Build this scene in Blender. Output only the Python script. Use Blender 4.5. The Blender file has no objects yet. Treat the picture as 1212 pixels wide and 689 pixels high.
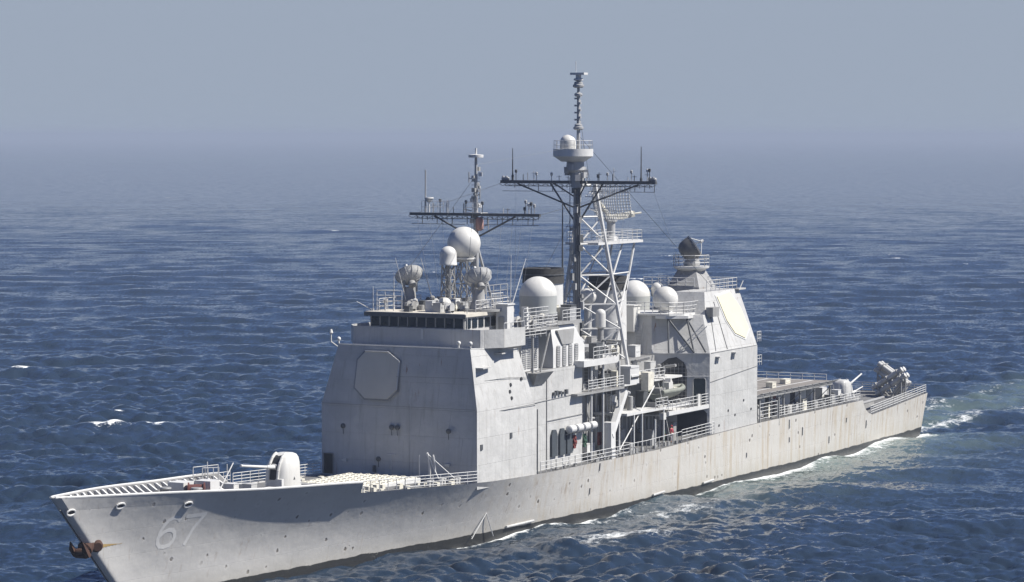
import bpy, bmesh, math, random
import numpy as np
from mathutils import Vector, Matrix
R = math.radians
random.seed(7)
rng = np.random.default_rng(11)
SC = bpy.context.scene
COL = SC.collection

# ------------------------------------------------------------------ camera, sky, sun, exposure
CAM_AT = Vector((-186.565, -139.19, 37.355))
HEAD, PITCH = 28.0238, 2.9553
cd = bpy.data.cameras.new('camera')
cam = bpy.data.objects.new('camera', cd)
COL.objects.link(cam)
cam.location = CAM_AT
fwd = Vector((math.cos(R(HEAD)) * math.cos(R(PITCH)), math.sin(R(HEAD)) * math.cos(R(PITCH)), -math.sin(R(PITCH))))
cam.rotation_euler = fwd.to_track_quat('-Z', 'Y').to_euler()
cd.sensor_width = 36.0
cd.lens = 36.0 * 3573.84 / 1212.0
cd.clip_start = 1.0
cd.clip_end = 90000.0
SC.camera = cam

SUN_EL = 49.0
SUN_DIR = Vector((0.40 * math.cos(R(SUN_EL)), -0.9165 * math.cos(R(SUN_EL)), math.sin(R(SUN_EL)))).normalized()
world = bpy.data.worlds.new('World')
SC.world = world
world.use_nodes = True
wn = world.node_tree
wn.nodes.clear()
w_out = wn.nodes.new('ShaderNodeOutputWorld')
w_bg = wn.nodes.new('ShaderNodeBackground')
sky = wn.nodes.new('ShaderNodeTexSky')
sky.sky_type = 'NISHITA'
sky.sun_disc = False
sky.sun_elevation = R(SUN_EL)
sky.sun_rotation = math.atan2(SUN_DIR.x, SUN_DIR.y)
sky.air_density = 1.0
sky.dust_density = 1.0
sky.ozone_density = 2.0
w_hue = wn.nodes.new('ShaderNodeMix')
w_hue.data_type = 'RGBA'
w_hue.blend_type = 'MULTIPLY'
w_hue.inputs[0].default_value = 1.0
w_hue.inputs[7].default_value = (0.37, 0.53, 0.92, 1)
wn.links.new(sky.outputs[0], w_hue.inputs[6])
# a band of even, dusty blue-grey air along the horizon, clear sky above it
w_tc = wn.nodes.new('ShaderNodeTexCoord')
w_sx = wn.nodes.new('ShaderNodeSeparateXYZ')
wn.links.new(w_tc.outputs['Generated'], w_sx.inputs[0])
w_mr = wn.nodes.new('ShaderNodeMapRange')
w_mr.inputs[1].default_value = 0.05
w_mr.inputs[2].default_value = 0.16
w_mr.inputs[3].default_value = 0.0
w_mr.inputs[4].default_value = 1.0
wn.links.new(w_sx.outputs[2], w_mr.inputs[0])
w_band = wn.nodes.new('ShaderNodeMix')
w_band.data_type = 'RGBA'
w_band.inputs[6].default_value = (4.15, 4.9, 6.1, 1)
wn.links.new(w_mr.outputs[0], w_band.inputs[0])
wn.links.new(w_hue.outputs[2], w_band.inputs[7])
wn.links.new(w_band.outputs[2], w_bg.inputs[0])
w_bg.inputs[1].default_value = 0.05
wn.links.new(w_bg.outputs[0], w_out.inputs[0])

sl = bpy.data.lights.new('sun', 'SUN')
sl.energy = 5.0
sl.angle = R(0.5)
sl.color = (1.0, 0.955, 0.88)
sun = bpy.data.objects.new('sun', sl)
COL.objects.link(sun)
sun.rotation_euler = (-SUN_DIR).to_track_quat('-Z', 'Y').to_euler()
sun.location = (100, -100, 120)

SC.view_settings.view_transform = 'Standard'
SC.view_settings.look = 'None'
SC.view_settings.gamma = 1.0
SC.view_settings.use_curve_mapping = False
SC.view_settings.exposure = 0.70
HAZE_DENSITY = 0.00019

# ------------------------------------------------------------------ mesh helpers
class MB:
    def __init__(s):
        s.v = []
        s.f = []

    def add(s, vs, fs):
        n = len(s.v)
        s.v += [tuple(p) for p in vs]
        s.f += [tuple(i + n for i in f) for f in fs]
        return s

    def hexa(s, p):   # 4 bottom ccw + 4 top ccw
        return s.add(p, [(3, 2, 1, 0), (4, 5, 6, 7), (0, 1, 5, 4), (1, 2, 6, 5), (2, 3, 7, 6), (3, 0, 4, 7)])

    def box(s, x0, x1, y0, y1, z0, z1):
        return s.hexa([(x0, y0, z0), (x1, y0, z0), (x1, y1, z0), (x0, y1, z0),
                       (x0, y0, z1), (x1, y0, z1), (x1, y1, z1), (x0, y1, z1)])

    def obox(s, c, ax, ay, az, hx, hy, hz):
        c, ax, ay, az = Vector(c), Vector(ax).normalized(), Vector(ay).normalized(), Vector(az).normalized()
        P = []
        for z in (-1, 1):
            for x, y in ((-1, -1), (1, -1), (1, 1), (-1, 1)):
                P.append(c + ax * hx * x + ay * hy * y + az * hz * z)
        return s.hexa(P)

    def rings(s, rs, cap=True, closed=True):
        n = len(rs[0])
        vs = [p for r in rs for p in r]
        fs = []
        for i in range(len(rs) - 1):
            for j in range(n if closed else n - 1):
                k = (j + 1) % n
                fs.append((i * n + j, i * n + k, (i + 1) * n + k, (i + 1) * n + j))
        if cap:
            fs.append(tuple(range(n))[::-1])
            fs.append(tuple((len(rs) - 1) * n + j for j in range(n)))
        return s.add(vs, fs)

    def prism(s, poly, z0, z1):
        return s.rings([[(x, y, z0) for x, y in poly], [(x, y, z1) for x, y in poly]])

    def tube(s, p0, p1, r, n=6, r1=None):
        p0, p1 = Vector(p0), Vector(p1)
        d = p1 - p0
        if d.length < 1e-6:
            return s
        d.normalize()
        a = d.orthogonal().normalized()
        b = d.cross(a)
        r1 = r if r1 is None else r1
        ring = lambda p, q: [p + (a * math.cos(2 * math.pi * i / n) + b * math.sin(2 * math.pi * i / n)) * q for i in range(n)]
        return s.rings([ring(p0, r), ring(p1, r1)])

    def path(s, pts, r, n=5):
        for a, b in zip(pts[:-1], pts[1:]):
            s.tube(a, b, r, n)
        return s

    def lathe(s, c, prof, n=24, axis=(0, 0, 1), cap=True):
        c, d = Vector(c), Vector(axis).normalized()
        a = Vector((1, 0, 0)) if abs(d.z) > 0.999 else d.orthogonal().normalized()
        b = d.cross(a)
        rs = [[c + d * z + (a * math.cos(2 * math.pi * i / n) + b * math.sin(2 * math.pi * i / n)) * max(r, 1e-3)
               for i in range(n)] for r, z in prof]
        return s.rings(rs, cap)

    def dome(s, c, r, a0=-90, n=28, m=12, axis=(0, 0, 1)):
        prof = [(r * math.cos(R(a0 + (90 - a0) * i / m)), r * math.sin(R(a0 + (90 - a0) * i / m))) for i in range(m + 1)]
        return s.lathe(c, prof, n, axis)

    def quad(s, a, b, c, d):
        return s.add([a, b, c, d], [(0, 1, 2, 3)])

    def slab(s, pts, nrm, t):   # polygon thickened along nrm
        nrm = Vector(nrm).normalized() * t
        lo = [Vector(p) for p in pts]
        return s.rings([lo, [p + nrm for p in lo]])

    def cut(s):      # start of the next separate piece
        s.cuts = getattr(s, 'cuts', []) + [(len(s.v), len(s.f))]
        return s

    def each(s, name, mat, parent=None, smooth=40):
        """one object per piece: per cut where cuts were marked, else per connected island"""
        if getattr(s, 'cuts', None):
            lim = s.cuts + [(len(s.v), len(s.f))]
            prev = (0, 0)
            out = []
            for nv, nf in lim:
                if nf > prev[1]:
                    q = MB()
                    q.v = s.v[prev[0]:nv]
                    q.f = [tuple(i - prev[0] for i in f) for f in s.f[prev[1]:nf]]
                    out.append(q.build(name, mat, parent, smooth))
                prev = (nv, nf)
            return out
        root = list(range(len(s.v)))
        def find(a):
            while root[a] != a:
                root[a] = root[root[a]]
                a = root[a]
            return a
        for f in s.f:
            for i in f[1:]:
                root[find(i)] = find(f[0])
        groups = {}
        for f in s.f:
            groups.setdefault(find(f[0]), []).append(f)
        out = []
        for fs in groups.values():
            ids = sorted({i for f in fs for i in f})
            at = {i: k for k, i in enumerate(ids)}
            q = MB()
            q.v = [s.v[i] for i in ids]
            q.f = [tuple(at[i] for i in f) for f in fs]
            out.append(q.build(name, mat, parent, smooth))
        return out

    def build(s, name, mat, parent=None, smooth=40, label=None):
        me = bpy.data.meshes.new(name)
        me.from_pydata(s.v, [], s.f)
        bm = bmesh.new()
        bm.from_mesh(me)
        bmesh.ops.recalc_face_normals(bm, faces=bm.faces)
        bm.to_mesh(me)
        bm.free()
        if smooth:
            me.polygons.foreach_set('use_smooth', [True] * len(me.polygons))
            me.set_sharp_from_angle(angle=R(smooth))
        me.materials.append(mat)
        o = bpy.data.objects.new(name, me)
        COL.objects.link(o)
        while parent is not None and parent.parent is not None and parent.parent.parent is not None:
            parent = parent.parent          # thing > part > sub-part, no deeper
        if parent is not None:
            o.parent = parent
        if label:
            o['label'] = label
        return o


def thing(name, label, cat, loc=(0, 0, 0), group=None):
    o = bpy.data.objects.new(name, None)
    COL.objects.link(o)
    o.location = loc
    o.empty_display_size = 0.5
    o['label'] = label
    o['category'] = cat
    if group:
        o['group'] = group
    return o


def lerp(tab, x):
    xs = [t[0] for t in tab]
    ys = [t[1] for t in tab]
    return float(np.interp(x, xs, ys))


def smooth_tab(tab):
    """monotone-ish cubic through the table (Catmull-Rom tangents)"""
    xs = np.array([t[0] for t in tab], float)
    ys = np.array([t[1] for t in tab], float)
    m = np.gradient(ys, xs)
    def f(x):
        x = min(max(x, xs[0]), xs[-1])
        i = int(min(max(np.searchsorted(xs, x) - 1, 0), len(xs) - 2))
        h = xs[i + 1] - xs[i]
        t = (x - xs[i]) / h
        return float((2*t**3 - 3*t*t + 1) * ys[i] + (t**3 - 2*t*t + t) * h * m[i] + (-2*t**3 + 3*t*t) * ys[i+1] + (t**3 - t*t) * h * m[i+1])
    return f

# ------------------------------------------------------------------ materials
def new_mat(name):
    m = bpy.data.materials.new(name)
    m.use_nodes = True
    nt = m.node_tree
    return m, nt, nt.nodes['Principled BSDF']


def N(nt, kind, **kw):
    n = nt.nodes.new(kind)
    for k, v in kw.items():
        setattr(n, k, v)
    return n


def noise(nt, scale, detail=4, vec=None, rough=0.55):
    n = N(nt, 'ShaderNodeTexNoise')
    n.inputs['Scale'].default_value = scale
    n.inputs['Detail'].default_value = detail
    n.inputs['Roughness'].default_value = rough
    if vec is not None:
        nt.links.new(vec, n.inputs['Vector'])
    return n.outputs[0]


def ramp(nt, src, lo, hi, a=0.0, b=1.0):
    n = N(nt, 'ShaderNodeMapRange')
    n.inputs[1].default_value = lo
    n.inputs[2].default_value = hi
    n.inputs[3].default_value = a
    n.inputs[4].default_value = b
    nt.links.new(src, n.inputs[0])
    return n.outputs[0]


def math_n(nt, op, a, b=None):
    n = N(nt, 'ShaderNodeMath', operation=op)
    for i, q in enumerate((a, b)):
        if q is None:
            continue
        if isinstance(q, (int, float)):
            n.inputs[i].default_value = q
        else:
            nt.links.new(q, n.inputs[i])
    return n.outputs[0]


def mix(nt, fac, a, b):
    n = N(nt, 'ShaderNodeMix', data_type='RGBA')
    for s, q in ((0, fac), (6, a), (7, b)):
        if isinstance(q, (int, float)):
            n.inputs[s].default_value = q
        elif isinstance(q, tuple):
            n.inputs[s].default_value = q if len(q) == 4 else q + (1,)
        else:
            nt.links.new(q, n.inputs[s])
    return n.outputs[2]


def coords(nt, scale=(1, 1, 1)):
    g = N(nt, 'ShaderNodeTexCoord')
    m = N(nt, 'ShaderNodeMapping')
    m.inputs['Scale'].default_value = scale
    nt.links.new(g.outputs['Object'], m.inputs[0])
    return m.outputs[0]


def paint(name, base, var=0.12, streak=0.25, rust=0.0, rough=0.5, bump=0.05, dirt=(0.16, 0.14, 0.11), plates=False):
    """weathered ship paint: mottled, with vertical runs of dirt and a little rust"""
    m, nt, b = new_mat(name)
    blotch = noise(nt, 0.55, 5, coords(nt))
    lo = tuple(c * (1 - var) for c in base)
    hi = tuple(min(1, c * (1 + var)) for c in base)
    col = mix(nt, ramp(nt, blotch, 0.3, 0.7), lo, hi)
    fine = noise(nt, 6.0, 3, coords(nt))
    col = mix(nt, ramp(nt, fine, 0.45, 0.8, 0, var), col, tuple(c * 0.75 for c in base))
    if streak:
        runs = noise(nt, 1.0, 5, coords(nt, (2.2, 2.2, 0.14)), 0.65)
        col = mix(nt, ramp(nt, runs, 0.53, 0.74, 0, streak), col, dirt)
    if rust:
        rs = noise(nt, 1.0, 6, coords(nt, (3.4, 3.4, 0.28)), 0.7)
        spots = noise(nt, 0.22, 3, coords(nt))
        f = math_n(nt, 'MULTIPLY', ramp(nt, rs, 0.60, 0.70), ramp(nt, spots, 0.5, 0.62, 0, rust))
        col = mix(nt, f, col, (0.20, 0.085, 0.03))
    nt.links.new(col, b.inputs['Base Color'])
    b.inputs['Roughness'].default_value = rough
    b.inputs['Specular IOR Level'].default_value = 0.35
    if bump:
        bp = N(nt, 'ShaderNodeBump')
        bp.inputs['Strength'].default_value = 1.0
        bp.inputs['Distance'].default_value = bump
        hgt = noise(nt, 0.9, 3, coords(nt))
        if plates:
            sx = N(nt, 'ShaderNodeSeparateXYZ')
            nt.links.new(coords(nt), sx.inputs[0])
            cc = N(nt, 'ShaderNodeCombineXYZ')
            nt.links.new(math_n(nt, 'ADD', sx.outputs[0], sx.outputs[1]), cc.inputs[0])
            nt.links.new(sx.outputs[2], cc.inputs[1])
            br = N(nt, 'ShaderNodeTexBrick')
            br.inputs['Scale'].default_value = 1.0
            br.inputs['Mortar Size'].default_value = 0.02
            br.inputs['Mortar Smooth'].default_value = 1.0
            br.inputs['Brick Width'].default_value = 2.9
            br.inputs['Row Height'].default_value = 2.45
            nt.links.new(cc.outputs[0], br.inputs['Vector'])
            hgt = math_n(nt, 'ADD', hgt, math_n(nt, 'MULTIPLY', br.outputs['Fac'], -0.22))
            col2 = mix(nt, math_n(nt, 'MULTIPLY', br.outputs['Fac'], 0.16), col, dirt)
            patch = noise(nt, 0.33, 2, coords(nt, (1, 1, 1.6)), 0.3)
            col2 = mix(nt, ramp(nt, patch, 0.56, 0.575, 0, 0.30), col2, tuple(q * 0.84 for q in base))
            nt.links.new(col2, b.inputs['Base Color'])
        nt.links.new(hgt, bp.inputs['Height'])
        nt.links.new(bp.outputs[0], b.inputs['Normal'])
    return m


def plain(name, col, rough=0.5, metal=0.0, var=0.15):
    m, nt, b = new_mat(name)
    f = noise(nt, 2.5, 4, coords(nt))
    c = mix(nt, ramp(nt, f, 0.3, 0.7), tuple(q * (1 - var) for q in col), tuple(min(1, q * (1 + var)) for q in col))
    nt.links.new(c, b.inputs['Base Color'])
    b.inputs['Roughness'].default_value = rough
    b.inputs['Metallic'].default_value = metal
    return m


def hull_paint():
    m, nt, b = new_mat('hull_paint')
    base = (0.43, 0.42, 0.40)
    blotch = noise(nt, 0.25, 6, coords(nt, (0.5, 1, 1)), 0.6)
    col = mix(nt, ramp(nt, blotch, 0.3, 0.7), (0.39, 0.385, 0.375), (0.50, 0.49, 0.47))
    scuff = noise(nt, 1.0, 5, coords(nt, (0.10, 0.4, 1.6)), 0.65)     # long fore-and-aft scuffs
    col = mix(nt, ramp(nt, scuff, 0.55, 0.75, 0, 0.35), col, (0.52, 0.51, 0.49))
    g = N(nt, 'ShaderNodeNewGeometry')
    sx = N(nt, 'ShaderNodeSeparateXYZ')
    nt.links.new(g.outputs['Position'], sx.inputs[0])
    aft = ramp(nt, sx.outputs[0], 45, 85)
    runs = noise(nt, 1.0, 6, coords(nt, (1.5, 1.5, 0.07)), 0.7)
    tan = math_n(nt, 'MULTIPLY', ramp(nt, runs, 0.49, 0.65, 0, 0.82), aft)
    col = mix(nt, math_n(nt, 'MULTIPLY', aft, .8), col, (0.50, 0.482, 0.445))
    col = mix(nt, math_n(nt, 'MULTIPLY', tan, ramp(nt, noise(nt, 0.16, 4, coords(nt)), 0.33, 0.55)), col, (0.37, 0.30, 0.205))
    runs2 = noise(nt, 1.0, 4, coords(nt, (2.6, 2.6, 0.16)), 0.7)
    col = mix(nt, math_n(nt, 'MULTIPLY', ramp(nt, runs2, 0.595, 0.69, 0, 0.75), ramp(nt, aft, 0, 1, 0.35, 1)), col, (0.20, 0.13, 0.075))
    vo = N(nt, 'ShaderNodeTexVoronoi')
    vo.inputs['Scale'].default_value = 0.62
    vo.inputs['Randomness'].default_value = 1.0
    nt.links.new(coords(nt), vo.inputs['Vector'])
    wob = math_n(nt, 'ADD', vo.outputs['Distance'], math_n(nt, 'MULTIPLY', noise(nt, 7.0, 3, coords(nt)), 0.16))
    pits = math_n(nt, 'MULTIPLY', ramp(nt, wob, 0.165, 0.215, 1, 0), ramp(nt, noise(nt, 0.35, 2, coords(nt)), 0.36, 0.50, 0, 0.9))
    col = mix(nt, pits, col, (0.10, 0.085, 0.07))
    pit_glint = math_n(nt, 'MULTIPLY', ramp(nt, wob, 0.18, 0.26, 0, 1), ramp(nt, wob, 0.26, 0.36, 1, 0))
    col = mix(nt, math_n(nt, 'MULTIPLY', pit_glint, 0.25), col, (0.60, 0.59, 0.57))  # pale highlight painted as a ring round each pit
    edge = math_n(nt, 'ADD', sx.outputs[2], math_n(nt, 'MULTIPLY', noise(nt, 0.5, 4, coords(nt)), -0.35))
    boot = ramp(nt, edge, 0.50, 0.56, 1, 0)
    grime = ramp(nt, edge, 0.5, 1.9, 0.35, 0)
    col = mix(nt, grime, col, (0.24, 0.22, 0.17))
    col = mix(nt, boot, col, (0.030, 0.030, 0.028))
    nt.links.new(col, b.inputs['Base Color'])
    b.inputs['Roughness'].default_value = 0.42
    b.inputs['Specular IOR Level'].default_value = 0.4
    bp = N(nt, 'ShaderNodeBump')
    bp.inputs['Distance'].default_value = 0.06
    br = N(nt, 'ShaderNodeTexBrick')
    br.inputs['Scale'].default_value = 1.0
    br.inputs['Mortar Size'].default_value = 0.012
    br.inputs['Brick Width'].default_value = 6.0
    br.inputs['Row Height'].default_value = 2.1
    c2 = N(nt, 'ShaderNodeCombineXYZ')
    nt.links.new(sx.outputs[0], c2.inputs[0])
    nt.links.new(sx.outputs[2], c2.inputs[1])
    nt.links.new(c2.outputs[0], br.inputs['Vector'])
    hgt = math_n(nt, 'ADD', noise(nt, 0.55, 3, coords(nt)), math_n(nt, 'MULTIPLY', br.outputs['Fac'], -0.13))
    hgt = math_n(nt, 'ADD', hgt, math_n(nt, 'MULTIPLY', pits, -0.5))
    nt.links.new(hgt, bp.inputs['Height'])
    nt.links.new(bp.outputs[0], b.inputs['Normal'])
    return m


HULL = hull_paint()
GREY = paint('superstructure_grey_paint', (0.445, 0.445, 0.435), 0.08, 0.34, 1.0, 0.5, 0.08, (0.16, 0.14, 0.11), True)
GREYD = paint('weathered_and_shade_grey_paint', (0.28, 0.28, 0.275), 0.14, 0.45, 0.9, 0.5, 0.05, (0.12, 0.10, 0.08), True)  # weathered fittings, and the uptake house where its darkness stands for shade
LIGHT = paint('light_grey_paint', (0.55, 0.55, 0.54), 0.06, 0.12, 0.25)
WHITE = paint('white_radome_paint', (0.56, 0.555, 0.53), 0.06, 0.18, 0.3, 0.4, 0.0)
DOMEG = paint('grey_radome_skirt_paint', (0.36, 0.37, 0.36), 0.05, 0.10, 0.1, 0.45, 0.0)
MASTG = paint('mast_grey_paint', (0.33, 0.335, 0.34), 0.10, 0.2, 0.5, 0.5, 0.0)
RAILM = plain('rail_paint', (0.52, 0.52, 0.51), 0.5)
DARKM = plain('dark_antenna_metal', (0.09, 0.095, 0.10), 0.5, 0.2)
BLACK = plain('black_funnel_paint', (0.030, 0.029, 0.028), 0.7)
DECK = paint('deck_nonskid', (0.135, 0.135, 0.135), 0.18, 0.0, 0.0, 0.85, 0.01)
DECKL = paint('roof_deck_paint', (0.50, 0.47, 0.41), 0.15, 0.0, 0.0, 0.8, 0.01)
FDECK = paint('flight_deck_nonskid', (0.19, 0.175, 0.16), 0.2, 0.0, 0.0, 0.85, 0.01)
GLASS = plain('bridge_glass', (0.010, 0.016, 0.022), 0.08)
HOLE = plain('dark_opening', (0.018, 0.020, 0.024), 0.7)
CREAM = paint('radar_face_cream', (0.62, 0.58, 0.42), 0.04, 0.08, 0.0, 0.55, 0.0)
PANEL = paint('radar_face_grey', (0.56, 0.52, 0.44), 0.05, 0.10, 0.0, 0.6, 0.0)
RUST = paint('rusty_iron', (0.055, 0.027, 0.018), 0.35, 0.0, 0.0, 0.85, 0.03)
OCHRE = plain('ochre_stain', (0.36, 0.25, 0.10), 0.8)
RUBBER = plain('grey_boat_rubber', (0.20, 0.21, 0.18), 0.6)
CANVAS = plain('pale_canvas', (0.55, 0.53, 0.46), 0.9)
NUMBER = paint('hull_number_paint', (0.58, 0.575, 0.56), 0.10, 0.15, 0.0, 0.6, 0.0)
NUMSH = plain('hull_number_shadow_paint', (0.34, 0.335, 0.33), 0.6)
REDP = plain('red_fire_paint', (0.17, 0.04, 0.035), 0.6)
GREENP = plain('green_paint', (0.04, 0.09, 0.06), 0.6)
SKIN = plain('skin', (0.42, 0.26, 0.18), 0.6)
CLOTH_RED = plain('red_cloth', (0.28, 0.03, 0.05), 0.9)
CLOTH_PALE = plain('pale_cloth', (0.45, 0.42, 0.44), 0.9)
CLOTH_BLUE = plain('navy_cloth', (0.02, 0.03, 0.06), 0.9)
CLOTH_GREEN = plain('green_cloth', (0.03, 0.09, 0.05), 0.9)
HAIRM = plain('dark_hair', (0.02, 0.015, 0.012), 0.8)

#@@HULLMATH
# ------------------------------------------------------------------ hull form
ZFULL = smooth_tab([(0, 9.6), (10, 9.08), (20, 8.42), (32.5, 7.75), (42, 6.9), (52, 5.95), (62, 5.65), (88, 5.5), (104, 5.8), (172.8, 6.1)])
BDECK = smooth_tab([(0, 0.06), (3, 1.15), (6, 2.15), (10, 3.35), (15, 4.65), (20, 5.7), (26, 6.7), (32.5, 7.45), (42, 8.15), (50, 8.62), (56, 8.66), (64, 8.6), (90, 8.55), (120, 8.5), (140, 8.3), (155, 7.95), (172.8, 7.35)])
BWL = smooth_tab([(9.4, 0.05), (13, 0.65), (18, 1.65), (26, 2.75), (39, 4.1), (49, 5.35), (58, 6.5), (67, 7.4), (80, 8.1), (95, 8.38), (130, 8.3), (150, 7.7), (171.3, 6.9)])
ZEDGE_TAB = [(0, 8.6), (10, 8.05), (20, 7.40), (32.5, 6.72), (42.8, 6.2), (52.8, 5.75), (64, 5.48), (88, 5.4), (104, 5.75), (116, 5.95), (147.8, 5.95),
             (147.9, 5.90), (148.1, 5.5), (148.5, 5.05), (149.2, 4.65), (150.2, 4.25), (151.7, 3.9), (172.8, 4.95)]
def zedge(s):
    return lerp(ZEDGE_TAB, s)
def stem(z):
    return 9.4 * (1 - z / 9.6) if z >= 0 else 9.4 - z * 0.8
def stern(z):
    return 172.8 - 1.5 * (1 - min(z, 5) / 5.0)
def hull_pt(u, z):
    """u 0..1 stem to transom at this height -> (s, half breadth)"""
    s = stem(z) + u * (stern(z) - stem(z))
    zt = ZFULL(u * 172.8)
    bw = BWL(9.4 + u * 161.9)
    bd = BDECK(u * 172.8)
    t = min(max(z / zt, 0), 1.1)
    p = 2.45 - 1.05 * min(1, u * 172.8 / 62)
    b = bw + (bd - bw) * t ** p
    ds = s - stem(z)
    b += 0.40 * math.sqrt(min(ds, 0.40) / 0.40) * math.exp(-ds / 5.0)
    if z < 0:
        b *= 1 + 0.05 * z
    return s, max(b, 0.03)
def u_at(s, z):
    return min(max((s - stem(z)) / (stern(z) - stem(z)), 0), 1)
def half(s, z):
    return hull_pt(u_at(s, z), z)[1]
#@@END

ship = thing('warship', 'weathered grey warship with number 67 on its bow and white radomes between two masts', 'warship')

US = sorted(set([0, .0003, .0007, .0013, .002, .003, .005, .009, .014] + [round(x, 5) for x in np.linspace(0.02, 1, 150)] +
                [x / 172.8 for x in (147.8, 147.9, 148.1, 148.5, 149.2, 150.2, 151.7)]))
TS = np.linspace(0, 1, 20)
def hull_col(u, side):
    zt = zedge(u * 172.8)
    col = []
    for t in TS:
        z = -2.0 + (zt + 2.0) * t
        s, b = hull_pt(u, z)
        col.append((s, side * b, z))
    return col
mb = MB()
for side in (-1, 1):
    cols = [hull_col(u, side) for u in US]
    mb.rings(cols, cap=False, closed=False)
a, b = hull_col(1.0, -1), hull_col(1.0, 1)
mb.rings([a, b], cap=False, closed=False)
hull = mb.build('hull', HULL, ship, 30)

# weather deck (main deck) and the fantail one step lower
def deck_strip(s0, s1, drop=0.03, inset=0.04):
    m = MB()
    rows = []
    for s in np.arange(s0, s1 + 0.01, 1.0):
        z = zedge(s) - drop
        b_ = max(half(s, z) - inset, 0.03)
        rows.append([(s, -b_, z), (s, 0, z + 0.06), (s, b_, z)])
    m.rings(rows, cap=False, closed=False)
    return m
deck_strip(1.3, 147.8).build('weather_deck', DECK, hull, 0)
deck_strip(152.0, 172.6, 0.04).build('quarterdeck', DECK, hull, 0)
m = MB()
m.box(147.85, 148.0, -7.95, 7.95, 3.75, 5.90)
m.box(148.0, 152.1, -7.8, 7.8, 3.70, 3.86)
m.build('step_bulkhead', GREY, hull)

# bulwark round the bow, with its inside frames
m = MB()
for side in (-1, 1):
    outer, top, tin, inn = [], [], [], []
    for s_ in np.concatenate([[0.0, 0.4, 0.9], np.linspace(1.6, 32.5, 44)]):
        u = s_ / 172.8
        zt, zb = ZFULL(s_), zedge(s_) - 0.03
        p, q = hull_pt(u, zt), hull_pt(u, zb)
        outer.append((q[0], side * (q[1] + 0.004), zb))
        top.append((p[0], side * (p[1] + 0.004), zt))
        tin.append((p[0] + 0.02, side * max(p[1] - 0.16, 0.0), zt))
        inn.append((q[0] + 0.02, side * max(q[1] - 0.10, 0.0), zb))
    rows = [[o, t, i, n] for o, t, i, n in zip(outer, top, tin, inn)]
    m.rings(rows, cap=True, closed=True)
bul = m.build('bulwark', HULL, hull, 30)
m = MB()
for side in (-1, 1):
    for s_ in np.arange(2.6, 32.4, 1.35):
        zt, zb = ZFULL(s_) - 0.04, zedge(s_) - 0.04
        bt = half(s_, zt) - 0.20
        bb = half(s_, zb) - 0.16
        w = min(1.15, bb * 0.5)
        m.hexa([(s_ - .11, side * bb, zb), (s_ + .11, side * bb, zb), (s_ + .11, side * (bb - w), zb), (s_ - .11, side * (bb - w), zb),
                (s_ - .10, side * bt, zt), (s_ + .10, side * bt, zt), (s_ + .10, side * (bt - .22), zt), (s_ - .10, side * (bt - .22), zt)])
m.each('bulwark_frame', LIGHT, bul, 0)
m = MB()
for side in (-1, 1):   # rounded cap rail along the bulwark top
    pts = []
    for s_ in np.linspace(0.1, 32.5, 40):
        zt = ZFULL(s_)
        pts.append((hull_pt(s_ / 172.8, zt)[0], side * (hull_pt(s_ / 172.8, zt)[1] - 0.08), zt + 0.02))
    m.path(pts, 0.10, 6)
m.build('cap_rail', LIGHT, bul)
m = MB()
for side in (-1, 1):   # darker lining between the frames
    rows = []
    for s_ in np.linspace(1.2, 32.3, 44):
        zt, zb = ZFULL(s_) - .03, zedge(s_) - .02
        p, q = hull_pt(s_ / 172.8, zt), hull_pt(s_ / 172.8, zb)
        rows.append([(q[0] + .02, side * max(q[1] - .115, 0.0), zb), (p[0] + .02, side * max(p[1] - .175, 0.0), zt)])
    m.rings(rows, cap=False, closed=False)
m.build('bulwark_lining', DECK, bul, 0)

# fairleads and small hull fittings
def hull_patch(s, z, off):
    return Vector((s, -(half(s, z) + off), z))
for s_, z_ in ((1.6, 8.35), (6.3, 8.45), (13.3, 7.9)):
    m = MB()
    c = hull_patch(s_, z_, 0.02)
    t = (hull_patch(s_ + 0.6, z_, 0.02) - c).normalized()
    up = (hull_patch(s_, z_ + 0.4, 0.02) - c).normalized()
    n = t.cross(up)
    if n.y > 0:
        n = -n
    ring = []
    for i in range(16):
        a = 2 * math.pi * i / 16
        ring.append(c + t * 0.42 * math.cos(a) + up * 0.24 * math.sin(a) + n * 0.06)
    ring.append(ring[0])
    m.path(ring, 0.08, 6)
    fl = m.build('fairlead', LIGHT, hull)
    d = MB()
    d.slab([c + t * 0.36 * math.cos(2 * math.pi * i / 12) + up * 0.19 * math.sin(2 * math.pi * i / 12) for i in range(12)], n, 0.03)
    d.build('fairlead_opening', HOLE, fl)

# the pale hull number, laid on the plating
def stroke(pts, w):
    """flat polygons for a polyline with square ends (2D)"""
    quads = []
    for (x0, y0), (x1, y1) in zip(pts[:-1], pts[1:]):
        dx, dy = x1 - x0, y1 - y0
        l = math.hypot(dx, dy)
        dx, dy = dx / l, dy / l
        nx, ny = -dy * w / 2, dx * w / 2
        e = w * 0.32
        quads.append([(x0 - dx * e + nx, y0 - dy * e + ny), (x0 - dx * e - nx, y0 - dy * e - ny),
                      (x1 + dx * e - nx, y1 + dy * e - ny), (x1 + dx * e + nx, y1 + dy * e + ny)])
    return quads
SIX = [(.94, .88), (.80, .97), (.55, 1.0), (.33, .93), (.16, .77), (.06, .55), (.04, .33), (.09, .15), (.24, .03), (.50, 0.0), (.76, .04), (.91, .16), (.95, .31), (.88, .46), (.72, .56), (.48, .58), (.26, .52), (.09, .40)]
SEVEN = [(0.0, 0.98), (1.0, 0.98), (0.62, 0.5), (0.38, 0.0)]
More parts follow.
